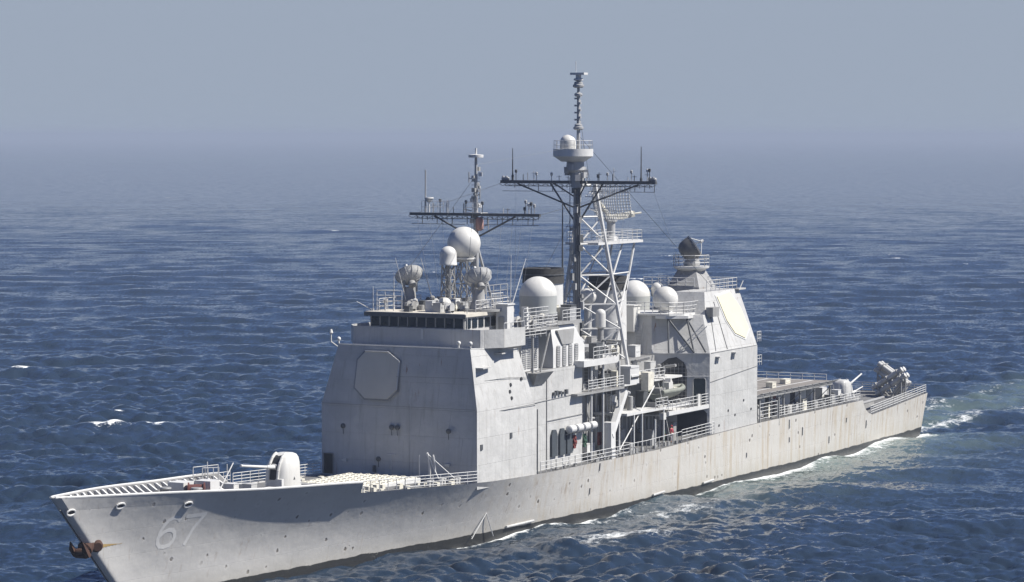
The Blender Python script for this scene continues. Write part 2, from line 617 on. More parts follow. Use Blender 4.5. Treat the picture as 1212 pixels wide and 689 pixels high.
def digit(mb, pts, s0, z0, w, h, off, dx=0.0, dz=0.0, sw=0.34):
    P = [(s0 + x * w + dx, z0 + y * h + dz) for x, y in pts]
    k = off
    for q in stroke(P, sw):
        (ax, az), (bx, bz), (cx, cz), (ex, ez) = q
        nseg = 5
        lo, hi = [], []
        for i in range(nseg + 1):
            t = i / nseg
            for L, (px, pz), (qx, qz) in ((lo, (ax, az), (ex, ez)), (hi, (bx, bz), (cx, cz))):
                L.append(hull_patch(px + (qx - px) * t, pz + (qz - pz) * t, k))
        mb.rings([lo, hi], cap=False, closed=False)
        k += 0.0004
NUM_S, NUM_Z = (11.45, 13.95), 4.45
mn, ms = MB(), MB()
for s0, pts in ((NUM_S[0], SIX), (NUM_S[1], SEVEN)):
    digit(mn, pts, s0, NUM_Z, 1.95, 2.4, 0.012)
mn.build('hull_number', NUMBER, hull, 0, label='pale painted number 67 on the port bow')

# rubbing pieces and the triangular boat boom just above the waterline
for s_, l in ((60.5, 4.6), (89.5, 2.6), (101.5, 2.6)):
    m = MB()
    a, b = hull_patch(s_, 0.85, 0.16), hull_patch(s_ + l, 0.95, 0.16)
    m.tube(a, b, 0.12, 8)
    m.build('fender_bar', GREY, hull)
m = MB()
top = hull_patch(56.5, 2.6, 0.05)
m.tube(top, hull_patch(54.6, 0.4, 0.5), 0.05)
m.tube(top, hull_patch(58.0, 0.3, 0.5), 0.05)
m.build('boat_boom_stay', LIGHT, hull)
m = MB()
for s_, zz in ((77.2, 5.3), (75.6, 3.0), (125, 5.6), (125.1, 3.6), (129, 4.4), (137.5, 2.6), (143, 4.3), (150, 3.4), (113, 3.0)):
    m.tube(hull_patch(s_, zz, 0.05), hull_patch(s_, zz - random.uniform(.5, 1.3), 0.05), 0.07, 6)
m.each('scupper_pipe', GREYD, hull)
#@@PART2

# ------------------------------------------------------------------ shared builders
def rail(name, pts, parent, h=1.05, n=3, gap=1.5, r=0.037, mat=None, close=False):
    m = MB()
    P = [Vector(p) for p in pts]
    if close:
        P.append(P[0])
    for a, b in zip(P[:-1], P[1:]):
        k = max(1, int(round((b - a).length / gap)))
        for i in range(k + 1):
            q = a.lerp(b, i / k)
            m.tube(q, q + Vector((0, 0, h)), r * 1.15, 5)
        for j in range(1, n + 1):
            z = Vector((0, 0, h * j / n))
            m.tube(a + z, b + z, r, 5)
    return m.build(name, mat or RAILM, parent, 0)


def whip(p0, p1, parent, r=0.05, mat=None, name='whip_antenna'):
    m = MB()
    p0, p1 = Vector(p0), Vector(p1)
    m.tube(p0, p0.lerp(p1, 0.12), r * 1.9, 6)
    m.tube(p0.lerp(p1, 0.1), p1, r * 1.15, 6, r * 0.55)
    return m.build(name, mat or RAILM, parent, 0)


def panel_on(p00, p10, p11, p01, pts, t, name, mat, parent, label=None):
    """flat outline given in 0..1 coordinates of a quad, raised by t from its face"""
    p00, p10, p11, p01 = map(Vector, (p00, p10, p11, p01))
    def at(u, v):
        return (p00 * (1 - u) + p10 * u) * (1 - v) + (p01 * (1 - u) + p11 * u) * v
    nrm = (p10 - p00).cross(p01 - p00).normalized()
    m = MB()
    m.slab([at(u, v) - nrm * 0.02 for u, v in pts], nrm, t + 0.02)
    return m.build(name, mat, parent, 0, label)


OCT = [(0.27, 0), (0.73, 0), (1, 0.24), (1, 0.76), (0.73, 1), (0.27, 1), (0, 0.76), (0, 0.24)]

def locker(parent, x, y, z, sx, sy, sz, mat=None, name='equipment_locker'):
    m = MB()
    m.box(x - sx / 2, x + sx / 2, y - sy / 2, y + sy / 2, z, z + sz)
    m.box(x - sx / 2 - .03, x + sx / 2 + .03, y - sy / 2 - .03, y + sy / 2 + .03, z + sz, z + sz + .06)
    m.tube((x - sx * .3, y - sy / 2 - .03, z + sz * .5), (x + sx * .3, y - sy / 2 - .03, z + sz * .5), .025, 4)
    return m.build(name, mat or GREY, parent, 0)


# ------------------------------------------------------------------ forward deckhouse
m = MB()
A, B, C = (52.7, 8.25, 5.2), (52.7, 8.25, 12.4), (53.7, 7.0, 17.9)
A2, B2, C2 = (64.4, 8.25, 5.2), (64.4, 8.25, 11.5), (63.0, 7.0, 17.3)
def my(p, sgn):
    return (p[0], p[1] * sgn, p[2])
ringF = [my(A, -1), my(B, -1), my(C, -1), my(C, 1), my(B, 1), my(A, 1)]
ringR = [my(A2, -1), my(B2, -1), my(C2, -1), my(C2, 1), my(B2, 1), my(A2, 1)]
m.rings([ringF, ringR])
fdh = m.build('forward_deckhouse', GREY, ship, 15)

# octagonal radar face on the sloped front, lower left of the windows
q = [my(B, -1), my(B, 1), my(C, 1), my(C, -1)]     # along +y, then up
def yz(y, z):
    v = (z - 12.4) / 5.5
    hw = 8.25 + (7.0 - 8.25) * v
    return ((y + hw) / (2 * hw), v)
octp = [(1.2, 13.05), (3.6, 13.05), (4.75, 14.0), (4.7, 16.5), (3.9, 17.35), (1.6, 17.35), (0.25, 16.5), (0.3, 13.9)]
rp = panel_on(my(B, -1), my(B, 1), my(C, 1), my(C, -1), [yz(y, z) for y, z in octp], -0.14, 'radar_panel', PANEL, fdh)
big = [(2.5 + (y - 2.5) * 1.07, 15.2 + (z - 15.2) * 1.07) for y, z in octp]
panel_on(my(B, -1), my(B, 1), my(C, 1), my(C, -1), [yz(y, z) for y, z in big], -0.07, 'radar_frame', GREYD, rp)
m = MB()
pts = []
for y, z in [octp[7], octp[6], octp[5], octp[4]]:
    v = (z - 12.4) / 5.5
    pts.append((52.7 + v - 0.26, y + (0 if y > 2 else -0.10), z + 0.06))
m.path(pts, 0.045, 5)
m.build('drip_rail', LIGHT, rp)

# front fittings: door, lights, pipes, foot rails
m = MB(); m.box(52.62, 52.72, 7.0, 7.95, 5.9, 7.75)
dr = m.build('door', HOLE, fdh)
m = MB(); m.path([(52.6, 6.95, 5.9), (52.6, 6.95, 7.8), (52.6, 8.0, 7.8), (52.6, 8.0, 5.9)], 0.05, 5)
m.build('door_frame', GREYD, dr)
for y, z in ((5.9, 10.4), (0.7, 10.5), (0.1, 10.5), (-5.3, 10.4), (2.1, 7.5)):
    m = MB()
    m.lathe((52.72, y, z), [(0.24, 0), (0.24, 0.12), (0.16, 0.16)], 12, (-1, 0, 0))
    m.tube((52.62, y, z), (52.62, y - 0.05, z - 0.75), 0.03, 4)
    m.build('vent_cap', DARKM, fdh)
for y, z in ((5.6, 7.25), (-5.3, 7.3)):
    m = MB(); m.box(52.45, 52.72, y - .16, y + .16, z - .14, z + .14); m.box(52.50, 52.72, y + .2, y + .36, z - .08, z + .08)
    m.build('deck_light', WHITE, fdh)
m = MB()
m.tube((52.6, 1.1, 8.0), (52.6, 0.2, 8.0), 0.035, 5); m.tube((52.6, .7, 8.0), (52.6, .7, 6.2), 0.035, 5)
m.build('standpipe', LIGHT, fdh)
m = MB(); m.tube((52.55, 2.5, 6.9), (52.55, 2.5, 6.3), 0.16, 6); m.build('fire_plug', DARKM, fdh)
m = MB()
m.tube((52.84, 0.3, 15.2), (53.2, -7.1, 15.25), 0.025, 4)
m.tube((52.6, -1.2, 12.7), (52.6, -1.2, 6.0), 0.02, 4)
m.tube((52.63, -8.1, 12.46), (52.63, 8.1, 12.46), 0.03, 4)
m.build('cable_run', GREYD, fdh)
# port side: horizontal cable, small square shelves that cast shadows, mooring holes
m = MB()
m.path([(53.0, -7.95, 12.0), (58, -8.30, 12.05), (64.4, -8.30, 12.15)], 0.03, 4)
m.path([(64.45, -8.30, 11.6), (64.45, -8.30, 5.4)], 0.06, 5)
m.path([(53.2, -7.60, 14.9), (60, -7.72, 14.9), (63.6, -7.70, 14.6)], 0.025, 4)
m.build('cable_run', DARKM, fdh)
def portface(s, z):     # y of the sloped port face
    return -(8.25 + (7.0 - 8.25) * (z - 12.0) / 5.7)
for s_, z_, l in ((55.2, 16.1, 2.4), (58.9, 17.2, 1.7)):
    m = MB()
    y = portface(s_, z_)
    m.hexa([(s_ - l / 2, y + .1, z_), (s_ + l / 2, y + .1, z_), (s_ + l / 2, y - .5, z_ - .02), (s_ - l / 2, y - .85, z_ - .02),
            (s_ - l / 2, y + .1, z_ + .1), (s_ + l / 2, y + .1, z_ + .1), (s_ + l / 2, y - .5, z_ + .08), (s_ - l / 2, y - .85, z_ + .08)])
    m.build('light_shelf', GREY, fdh)
for s_, z_ in ((60.1, 14.2), (59.7, 13.6), (59.8, 13.0), (62.4, 14.6)):
    m = MB(); y = portface(s_, z_)
    m.lathe((s_, y + .03, z_), [(0.17, 0), (0.17, 0.08)], 10, (0, -1, .2))
    m.build('porthole', HOLE, fdh)
for s_, z_ in ((59.2, 9.6), (53.5, 9.0)):
    m = MB(); m.box(s_ - .2, s_ + .2, -8.33, -8.2, z_ - .25, z_ + .25)
    m.build('junction_box', DARKM, fdh)
m = MB(); m.path([(53.7 + 0, -7.0, 17.95), (63, -7.0, 17.35)], 0.05, 4); m.path([(53.7, -7, 17.95), (53.7, 7, 17.95)], 0.05, 4)
m.build('edge_strip', LIGHT, fdh)
for p in ((53.75, -7.0, 17.95), (53.75, 7.0, 17.95), (53.9, -5.7, 17.95)):
    m = MB(); m.tube(p, (p[0], p[1], p[2] + .35), .08, 6); m.dome((p[0], p[1], p[2] + .45), .2, -90, 10, 6)
    m.build('navigation_lamp', WHITE, fdh)
m = MB()
m.tube((54.3, 7.4, 17.6), (54.0, 8.0, 18.1), .06); m.tube((54.0, 8.0, 18.0), (54.0, 8.0, 18.9), .07); m.lathe((54.0, 8.0, 18.8), [(.12, 0), (.2, .12), (.1, .45)], 10)
m.build('signal_lamp', WHITE, fdh)

# ------------------------------------------------------------------ bridge
m = MB()
OUT = [(56.0, -6.8), (58.0, -8.2), (62.2, -8.2), (62.2, 8.2), (58.0, 8.2), (56.0, 6.8)]
m.prism(OUT, 17.8, 18.35)
for (a, b) in zip(OUT, OUT[1:] + OUT[:1]):      # wing bulwark
    va, vb = Vector((a[0], a[1], 0)), Vector((b[0], b[1], 0))
    if a[0] == 62.2 and b[0] == 62.2:
        continue
    d = (vb - va).normalized()
    nin = Vector((-d.y, d.x, 0))
    if nin.dot(Vector((59, 0, 0)) - va) < 0:
        nin = -nin
    q = [va, vb, vb + nin * .08, va + nin * .08]
    m.rings([[(p.x, p.y, 18.35) for p in q], [(p.x, p.y, 19.5) for p in q]])
bridge = m.build('bridge', GREY, ship, 15)
m = MB()
HB = [(56.25, -5.05), (62.6, -5.05), (64.6, -4.2), (64.6, 4.2), (62.6, 5.05), (56.25, 5.05)]
m.prism(HB, 18.35, 20.62)
bh = m.build('wheelhouse', GREY, bridge, 15)
# a row of big dark panes with light mullions
nW = 10
for i in range(nW):
    y0 = -4.95 + 9.9 * i / nW
    m = MB(); m.box(56.19, 56.25, y0 + .06, y0 + 9.9 / nW - .06, 19.58, 20.50)
    m.build('window', GLASS, bridge)
for i in range(5):
    x0 = 56.4 + i * 1.22
    m = MB(); m.box(x0, x0 + .86, -5.12, -5.05, 19.55, 20.42)
    m.build('window', GLASS, bridge)
m = MB()
for i in range(nW + 1):
    y0 = -4.95 + 9.9 * i / nW
    m.box(56.13, 56.27, y0 - .045, y0 + .045, 19.5, 20.62)
m.each('mullion', GREYD, bridge, 0)
m = MB()
RF = [(55.75, -5.35), (62.8, -5.35), (66.0, -5.0), (66.0, 5.35), (55.75, 5.35)]
m.prism(RF, 20.62, 20.92)
roof = m.build('bridge_roof', DECKL, bridge, 15)
m = MB(); m.prism([(55.68, -5.42), (55.80, -5.42), (55.80, 5.42), (55.68, 5.42)], 20.50, 20.86)
m.build('roof_lip', DARKM, bridge, 0)
rail('roof_rail', [(57.2, 4.9, 20.92), (57.2, 2.2, 20.92)], roof, 1.9, 4, .9)
rail('roof_rail', [(57.6, 4.9, 20.92), (65.5, 4.9, 20.92)], roof, 1.1, 3)
rail('roof_rail', [(58.6, -4.9, 20.92), (65.5, -4.7, 20.92)], roof, 1.1, 3)
rail('wing_rail', [(58.2, -8.1, 19.5), (62.2, -8.1, 19.5)], bridge, .55, 1, 1.3)
# wing fittings, wipers and pole aerials
for p0, p1 in (((57.0, 5.2, 20.9), (57.0, 5.2, 23.2)), ((57.2, 5.3, 20.9), (56.0, 6.4, 21.8)), ((59.5, 4.4, 20.9), (59.5, 4.4, 24.4)),
               ((61.4, 4, 21.0), (59.1, 4, 25.8)), ((63.1, 2, 20.9), (60.4, 2, 25.8)), ((65.3, -5, 20.9), (68.4, -5, 25.6)), ((66.0, -4.6, 20.9), (66.5, -4.4, 26.0)),
               ((56.2, -5.3, 17.9), (56.2, -5.3, 21.4))):
    whip(p0, p1, bridge, 0.045)
for k in range(16):
    x, y = random.uniform(57.2, 65.5), random.uniform(-4.7, 4.7)
    if abs(abs(y) - 4) < 1.6 and 60 < x < 63.6:
        continue
    locker(roof, x, y, 20.92, random.uniform(.35, .9), random.uniform(.3, .8), random.uniform(.4, 1.1), random.choice([WHITE, GREY, LIGHT, GREYD]), 'roof_locker')
m = MB(); m.tube((57.6, -1.9, 20.9), (57.6, -1.9, 22.0), .09, 8); m.box(57.4, 57.8, -2.1, -1.7, 21.9, 22.25)
m.build('pelorus', WHITE, roof)
m = MB(); m.box(55.93, 56.0, -.8, -.55, 18.5, 19.4); m.build('window_washer', WHITE, bridge)
# pale upright cabinet block at the port rear corner of the bridge
m = MB(); m.box(61.6, 62.9, -6.6, -5.4, 18.35, 21.5); m.box(61.5, 63.0, -6.7, -5.3, 21.5, 21.6)
cb = m.build('flag_locker', LIGHT, bridge)
m = MB(); m.box(61.52, 61.6, -6.3, -5.7, 19.0, 20.4); m.build('locker_door', GREYD, cb)
rail('bridge_deck_rail', [(62.2, -8.1, 18.35), (66.8, -8.0, 18.35)], ship, 1.2, 4, 1.1)
rail('bridge_deck_rail', [(63.0, -7.6, 20.0), (68.0, -7.6, 20.0)], ship, 1.1, 3, 1.2)

# ------------------------------------------------------------------ missile guidance dishes
def illuminator(c, aim, foot_z, label=None, foot_r=.9):
    c, aim = Vector(c), Vector(aim).normalized()
    root = MB()
    root.lathe((c.x, c.y, foot_z), [(foot_r, 0), (foot_r * .95, .5), (.62, 1.0), (.52, c.z - foot_z - .95)], 18)
    side = aim.cross(Vector((0, 0, 1))).normalized()
    for k in (-1, 1):
        root.obox(c + side * .62 * k - Vector((0, 0, .45)), aim, side, (0, 0, 1), .28, .1, .75)
    ped = root.build('illuminator_pedestal', GREYD, ship, 40, label)
    m = MB()
    back = c - aim * .35
    prof_o = [(0.5, -.44), (.95, -.24), (1.2, .02), (1.3, .30), (1.36, .38), (1.28, .38)]
    prof_i = [(1.08, .14), (.75, -.06), (.35, -.18), (0.001, -.22)]
    m.lathe(c, [(0.001, -.50)] + prof_o + prof_i, 28, aim, cap=False)
    for k in range(12):
        a_ = math.pi * k / 6
        u_ = aim.orthogonal().normalized()
        w_ = aim.cross(u_)
        q_ = u_ * math.cos(a_) + w_ * math.sin(a_)
        m.path([c + q_ * .5 - aim * .46, c + q_ * .97 - aim * .25, c + q_ * 1.24 + aim * .02, c + q_ * 1.34 + aim * .34], .03, 4)
    d = m.build('dish', GREY, ped, 50)
    m = MB()
    tip = c + aim * 1.25
    u = aim.orthogonal().normalized()
    w = aim.cross(u)
    for k in range(3):
        a = 2 * math.pi * k / 3 + .5
        m.tube(c + (u * math.cos(a) + w * math.sin(a)) * 1.27 + aim * .35, tip, .045, 5)
    m.lathe(tip - aim * .2, [(.12, 0), (.2, .15), (.12, .45)], 10, aim)
    m.build('feed_horn', LIGHT, d)
    m = MB()
    m.lathe(c - aim * .75, [(.25, -.35), (.36, -.3), (.36, .05), (.3, .15)], 16, aim)
    m.build('drive_housing', GREYD, ped)
    return ped
for y in (4.0, -4.0):
    x = 61.8 if y > 0 else 60.8
    illuminator((x, y, 23.9), (.42, .52, .74), 20.92)
m = MB(); m.lathe((61.4, -4.0, 20.92), [(2.0, 0), (2.0, .2)], 20); m.build('illuminator_platform', GREYD, ship)
rail('illuminator_rail', [(60.3, -5.6, 21.1), (62.6, -5.6, 21.1), (63.2, -4.0, 21.1)], ship, 1.5, 3, .8)
rail('illuminator_rail', [(64.2, -3.0, 20.92), (65.4, -4.6, 21.1)], ship, 2.2, 4, .8)

# ------------------------------------------------------------------ radomes
def lattice(mb, x, y, z0, z1, w0, w1, r=.06, bays=2):
    for i in range(4):
        a = math.pi / 4 + i * math.pi / 2
        b = a + math.pi / 2
        P = lambda q, t: (x + math.cos(q) * (w0 + (w1 - w0) * t), y + math.sin(q) * (w0 + (w1 - w0) * t), z0 + (z1 - z0) * t)
        mb.tube(P(a, 0), P(a, 1), r, 5)
        for k in range(bays):
            t0, t1 = k / bays, (k + 1) / bays
            mb.tube(P(a, t0), P(b, t1), r * .7, 4)
            mb.tube(P(b, t0), P(a, t1), r * .7, 4)
            mb.tube(P(a, t1), P(b, t1), r * .7, 4)
# tall cylinder radome on a lattice stand over the bridge
m = MB(); lattice(m, 62.3, 0.1, 20.92, 25.1, .75, .6, .07, 3); m.tube((62.3, .1, 20.9), (62.3, .1, 25), .18, 8)
st = m.build('radome_stand', GREYD, ship, 0)
m = MB(); m.lathe((62.3, .1, 25.1), [(.84, 0), (.84, .15), (.80, .2)] + [(.80, 1.0)] + [(.80 * math.cos(R(a)), 1.0 + .78 * math.sin(R(a))) for a in range(10, 91, 10)], 24)
m.build('radome', WHITE, st)
# big ball radome behind it
m = MB(); lattice(m, 65.2, 0, 20.92, 25.5, 1.0, .95, .08, 2); m.lathe((65.2, 0, 25.3), [(.98, 0), (1.05, .25)], 24)
st = m.build('radome_stand', GREYD, ship, 0)
m = MB(); m.lathe((65.2, 0, 25.55), [(1.08, 0), (1.08, .16)], 28); m.dome((65.2, 0, 27.05), 1.60, -68, 32, 16)
m.build('radome', WHITE, st)
# small half dome on the roof edge
m = MB(); m.lathe((58.7, -1.55, 20.92), [(.5, 0), (.62, .5)], 20)
st = m.build('radome_stand', GREYD, ship, 0)
m = MB(); m.lathe((58.7, -1.55, 21.42), [(.64, -.02), (.64, .2)] + [(.64 * math.cos(R(a)), .2 + .62 * math.sin(R(a))) for a in range(10, 91, 10)], 24)
m.build('radome', WHITE, st)

def skirted_radome(x, y, z0, r, skirt, parent=None):
    s = MB(); s.lathe((x, y, z0), [(r * .86, -.9), (r * .86, -.25), (r * 1.0, -.2), (r * 1.0, 0)], 28)
    st = s.build('radome_stand', GREY, ship)
    k = MB(); k.lathe((x, y, z0), [(r * .97, 0.02), (r, skirt)], 32)
    k.lathe((x, y, z0), [(r * 1.02, 0), (r * 1.02, .14)], 32)
    k.build('radome_skirt', DOMEG, st)
    d = MB(); d.lathe((x, y, z0 + skirt), [(r * math.cos(R(a)), r * math.sin(R(a))) for a in range(0, 91, 6)], 32)
    d.build('radome', WHITE, st)
    return st
skirted_radome(70.9, -5.0, 20.2, 1.83, 1.75)
skirted_radome(111.0, 4.0, 18.0, 1.72, 1.8)
m = MB(); m.lathe((91.8, 0.1, 14.2), [(.4, 0), (.4, 5.9)], 16)
st = m.build('radome_stand', GREY, ship)
m = MB(); m.dome((91.8, 0.1, 20.75), .88, -65); m.build('radome', WHITE, st)
m = MB(); m.lathe((86.1, -4.2, 17.0), [(.3, 0), (.3, .9)], 12); m.lathe((86.1, -4.2, 16.2), [(.4, 0), (.3, .9)], 12)
st = m.build('radome_stand', GREYD, ship)
m = MB(); m.lathe((86.1, -4.2, 17.9), [(.40, 0), (.52, .12), (.52, 1.45)] + [(.52 * math.cos(R(a)), 1.45 + .5 * math.sin(R(a))) for a in range(12, 91, 13)], 20)
m.build('radome', WHITE, st)
# the ball and the small dome on the aft deckhouse front
m = MB(); m.lathe((104.0, -3.0, 18.35), [(.75, 0), (.75, .35)], 20)
st = m.build('radome_stand', LIGHT, ship)
m = MB(); m.dome((104.0, -3.0, 19.95), 1.36, -68, 32, 16); m.build('radome', WHITE, st)
m = MB(); m.lathe((112.6, 2.0, 18.3), [(.4, 0), (.4, 1.5)], 16)
st = m.build('radome_stand', GREY, ship)
m = MB(); m.lathe((112.6, 2, 19.7), [(.64, 0), (.68, .2), (.68, .9)] + [(.68 * math.cos(R(a)), .9 + .66 * math.sin(R(a))) for a in range(12, 91, 13)], 22)
m.build('radome', WHITE, st)

# ------------------------------------------------------------------ fore mast
m = MB()
m.tube((67.6, 0, 17.5), (67.6, 0, 29.6), .30, 10, .24)
m.tube((67.6, 0, 29.6), (67.6, 0, 35.2), .22, 8, .13)
m.tube((69.6, -1.4, 19), (67.7, 0, 27), .14, 6); m.tube((69.6, 1.4, 19), (67.7, 0, 27), .14, 6)
fm = m.build('fore_mast', MASTG, ship)
def yard(mast, x, z, yl, yr, r, brace_z, brace_y, n_ant, seed, drop=True):
    m = MB()
    m.box(x - r, x + r, yr, yl, z - r * .8, z + r * .8)
    m.tube((x, yr * brace_y, z - r), (x, -.25, z - brace_z), .09, 5)
    m.tube((x, yl * brace_y, z - r), (x, .25, z - brace_z), .09, 5)
    k = 0
    yy = yr
    while yy < yl - .5:
        m.tube((x, yy, z - r), (x, yy + .45, z - .42), .03, 4); m.tube((x, yy + .45, z - .42), (x, yy + .9, z - r), .03, 4)
        yy += .9
    m.tube((x, yr + .4, z - .42), (x, yl - .5, z - .42), .045, 4)
    y_ = m.build('yardarm', DARKM, mast, 0)
    rg = random.Random(seed)
    f = MB()
    f.tube((x, yr * .98, z - .95), (x, yr * .15, z - .95), .035, 4)
    f.tube((x, yl * .98, z - .95), (x, yl * .15, z - .95), .035, 4)
    for k in range(int((yl - yr) / .55)):
        yy = yr + .2 + k * .55
        f.tube((x, yy, z - r), (x, yy, z - rg.choice([.45, .6, .95])), .04, 4)
    f.tube((x, yl, z + .1), (x, yr, z + .1), .03, 4)
    f.build('antenna_wire', DARKM, mast, 0)
    for k in range(n_ant):
        yy = rg.uniform(yr * .95, yl * .95)
        hh = rg.uniform(.5, 1.5)
        a = MB()
        a.tube((x, yy, z), (x, yy, z + hh), .045, 5)
        if rg.random() < .45:
            a.lathe((x, yy, z + hh - .2), [(.06, 0), (.14, .06), (.14, .3), (.05, .36)], 8)
        elif rg.random() < .5:
            a.tube((x, yy - .3, z + hh * .8), (x, yy + .3, z + hh * .8), .03, 4)
        a.build('yard_antenna', rg.choice([MASTG, RAILM, DARKM]), mast, 0)
    return y_
yard(fm, 67.3, 29.75, 7.1, -7.1, .17, 2.2, .62, 15, 3)
# top: flat bar array, ladder rungs and a thick sensor cluster
m = MB(); m.lathe((67.6, 0, 35.2), [(.7, 0), (.72, .1), (.72, .28), (.1, .34)], 18); m.tube((67.6, 0, 35.4), (67.6, 0, 36.1), .1, 6)
m.build('search_antenna', LIGHT, fm)
m = MB()
for k in range(9):
    z = 30.6 + k * .33
    a = k * 1.1
    m.box(67.6 + .3 * math.cos(a) - .13, 67.6 + .3 * math.cos(a) + .13, .3 * math.sin(a) - .13, .3 * math.sin(a) + .13, z, z + .24)
    m.tube((67.6, -.5, z), (67.6, .5, z), .03, 4)
m.build('sensor_cluster', MASTG, fm, 0)
m = MB(); m.tube((67.3, 5.0, 29.9), (67.3, 5.0, 31.0), .07, 6); m.lathe((67.3, 5.0, 30.9), [(.2, 0), (.3, .15), (.45, .35), (.42, .45)], 12)
m.build('drum_antenna', LIGHT, fm)
m = MB(); m.tube((67.3, 5.4, 29.9), (67.3, 5.4, 34.0), .07, 6); m.build('whip_antenna', MASTG, fm)
rail('mast_rail', [(66.9, 5.6, 29.9), (66.9, 2.6, 29.9)], fm, 1.1, 2, .6, .025)
m = MB(); m.tube((67.3, -5.9, 29.9), (67.3, -5.9, 30.7), .05, 5); m.dome((67.3, -5.9, 30.75), .2, -90, 10, 6)
m.build('mast_lamp', WHITE, fm)
m = MB(); m.lathe((67.3, -.55, 28.2), [(.2, 0), (.38, .2), (.38, 1.0), (.26, 1.3)], 12)
m.build('reddish_housing', plain('red_oxide_paint', (0.30, 0.17, 0.14), .6), fm, label='dull reddish drum housing under the yard')
m = MB()
for k in range(22):
    m.tube((67.1, -.2, 18.5 + k * .5), (67.1, .2, 18.5 + k * .5), .03, 4)
m.build('ladder', MASTG, fm, 0)

rg = random.Random(77)
for k in range(12):
    z = 28.6 + k * .5
    a = rg.uniform(0, 6.28)
    m = MB(); q = Vector((67.6 + .42 * math.cos(a), .42 * math.sin(a), z))
    if k % 3 == 0:
        m.tube(q, q + Vector((math.cos(a) * .8, math.sin(a) * .8, .15)), .05, 5); m.tube(q + Vector((math.cos(a) * .8, math.sin(a) * .8, -.3)), q + Vector((math.cos(a) * .8, math.sin(a) * .8, .7)), .06, 5)
        m.build('dipole_antenna', MASTG, fm, 0)
    else:
        m.obox(q, (math.cos(a), math.sin(a), 0), (-math.sin(a), math.cos(a), 0), (0, 0, 1), .18, .16, .2); m.build('mast_box', rg.choice([MASTG, GREYD, LIGHT]), fm, 0)
m = MB(); m.box(66.9, 68.3, -.9, .9, 29.85, 29.95); m.build('mast_platform', MASTG, fm, 0)
rail('mast_rail', [(66.95, -.85, 29.95), (66.95, .85, 29.95)], fm, 1.0, 2, .8, .03)

# halyards and stays between mast yards and the decks
m = MB()
for y in (6.4, 5.0, 3.6, 2.4):
    m.tube((67.3, y, 29.6), (66.2, y * .62, 20.9), .014, 3)
for y in (-6.4, -5.2, -4.2, -3.0):
    m.tube((67.3, y, 29.6), (66.8, y * .8, 20.2), .014, 3)
m.build('halyard', MASTG, fm, 0)

#@@PART3

# ------------------------------------------------------------------ midship block and its platforms
m = MB()
m.hexa([(64.4, -7.2, 5.2), (76.0, -7.2, 5.2), (76.0, 7.2, 5.2), (64.4, 7.2, 5.2), (64.4, -7.2, 15.0), (76.0, -7.2, 15.0), (76.0, 7.2, 15.0), (64.4, 7.2, 15.0)])
m.box(64.4, 70.3, -4.6, 4.6, 15.0, 18.9)
mid = m.build('midship_deckhouse', GREY, ship, 15)
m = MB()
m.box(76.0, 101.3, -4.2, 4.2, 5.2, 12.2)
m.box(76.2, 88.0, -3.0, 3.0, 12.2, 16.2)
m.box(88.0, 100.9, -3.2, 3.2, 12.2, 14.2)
unit = m.build('uptake_house', GREYD, ship, 15)  # darker grey than the other houses: shade put into the wall colour
m = MB()
m.box(64.45, 76.0, -7.1, 7.1, 15.0, 15.03); m.box(76.05, 100.3, -4.15, 4.15, 12.2, 12.23); m.box(76.25, 87.9, -2.95, 2.95, 16.2, 16.23); m.box(88.05, 100.0, -3.15, 3.15, 14.2, 14.23)
m.each('roof_nonskid', DECK, unit, 0)
m = MB()
m.rings([[(70.2, -7.0, 15.0), (76.9, -7.0, 15.0), (76.9, -2.5, 15.0), (70.2, -2.5, 15.0)],
         [(70.2, -7.0, 16.9), (76.9, -7.0, 16.9), (76.9, -2.5, 16.9), (70.2, -2.5, 16.9)],
         [(70.4, -6.6, 19.0), (75.3, -6.6, 19.0), (75.3, -2.5, 19.0), (70.4, -2.5, 19.0)]])
up = m.build('intake_house', LIGHT, ship, 15)
for k in range(4):          # rounded upright intakes
    x0 = 70.75 + k * 1.28
    pts = []
    for i in range(20):
        a = 2 * math.pi * i / 20
        pts.append((x0 + .45 + .38 * math.copysign(abs(math.cos(a)) ** .5, math.cos(a)), -7.0, 16.35 + 1.05 * math.copysign(abs(math.sin(a)) ** .35, math.sin(a)) - .25))
    m = MB(); m.slab([(p[0], -6.98, p[2]) for p in pts], (0, -1, 0), .09)
    v = m.build('intake_louver', GREYD, up, 20)
    m = MB()
    for j in range(9):
        z = 15.2 + j * .22
        m.box(x0 + .12, x0 + .78, -7.12, -7.06, z, z + .08)
    m.build('louver_slat', MASTG, up, 0)
m = MB(); m.rings([[(71.2, -6.7, 18.6), (74.8, -6.7, 18.6), (74.2, -6.95, 17.2), (72.0, -6.95, 17.2)], [(71.2, -6.95, 18.6), (74.8, -6.95, 18.6), (74.2, -7.1, 17.2), (72.0, -7.1, 17.2)]])
m.build('hood', GREYD, up, 0)
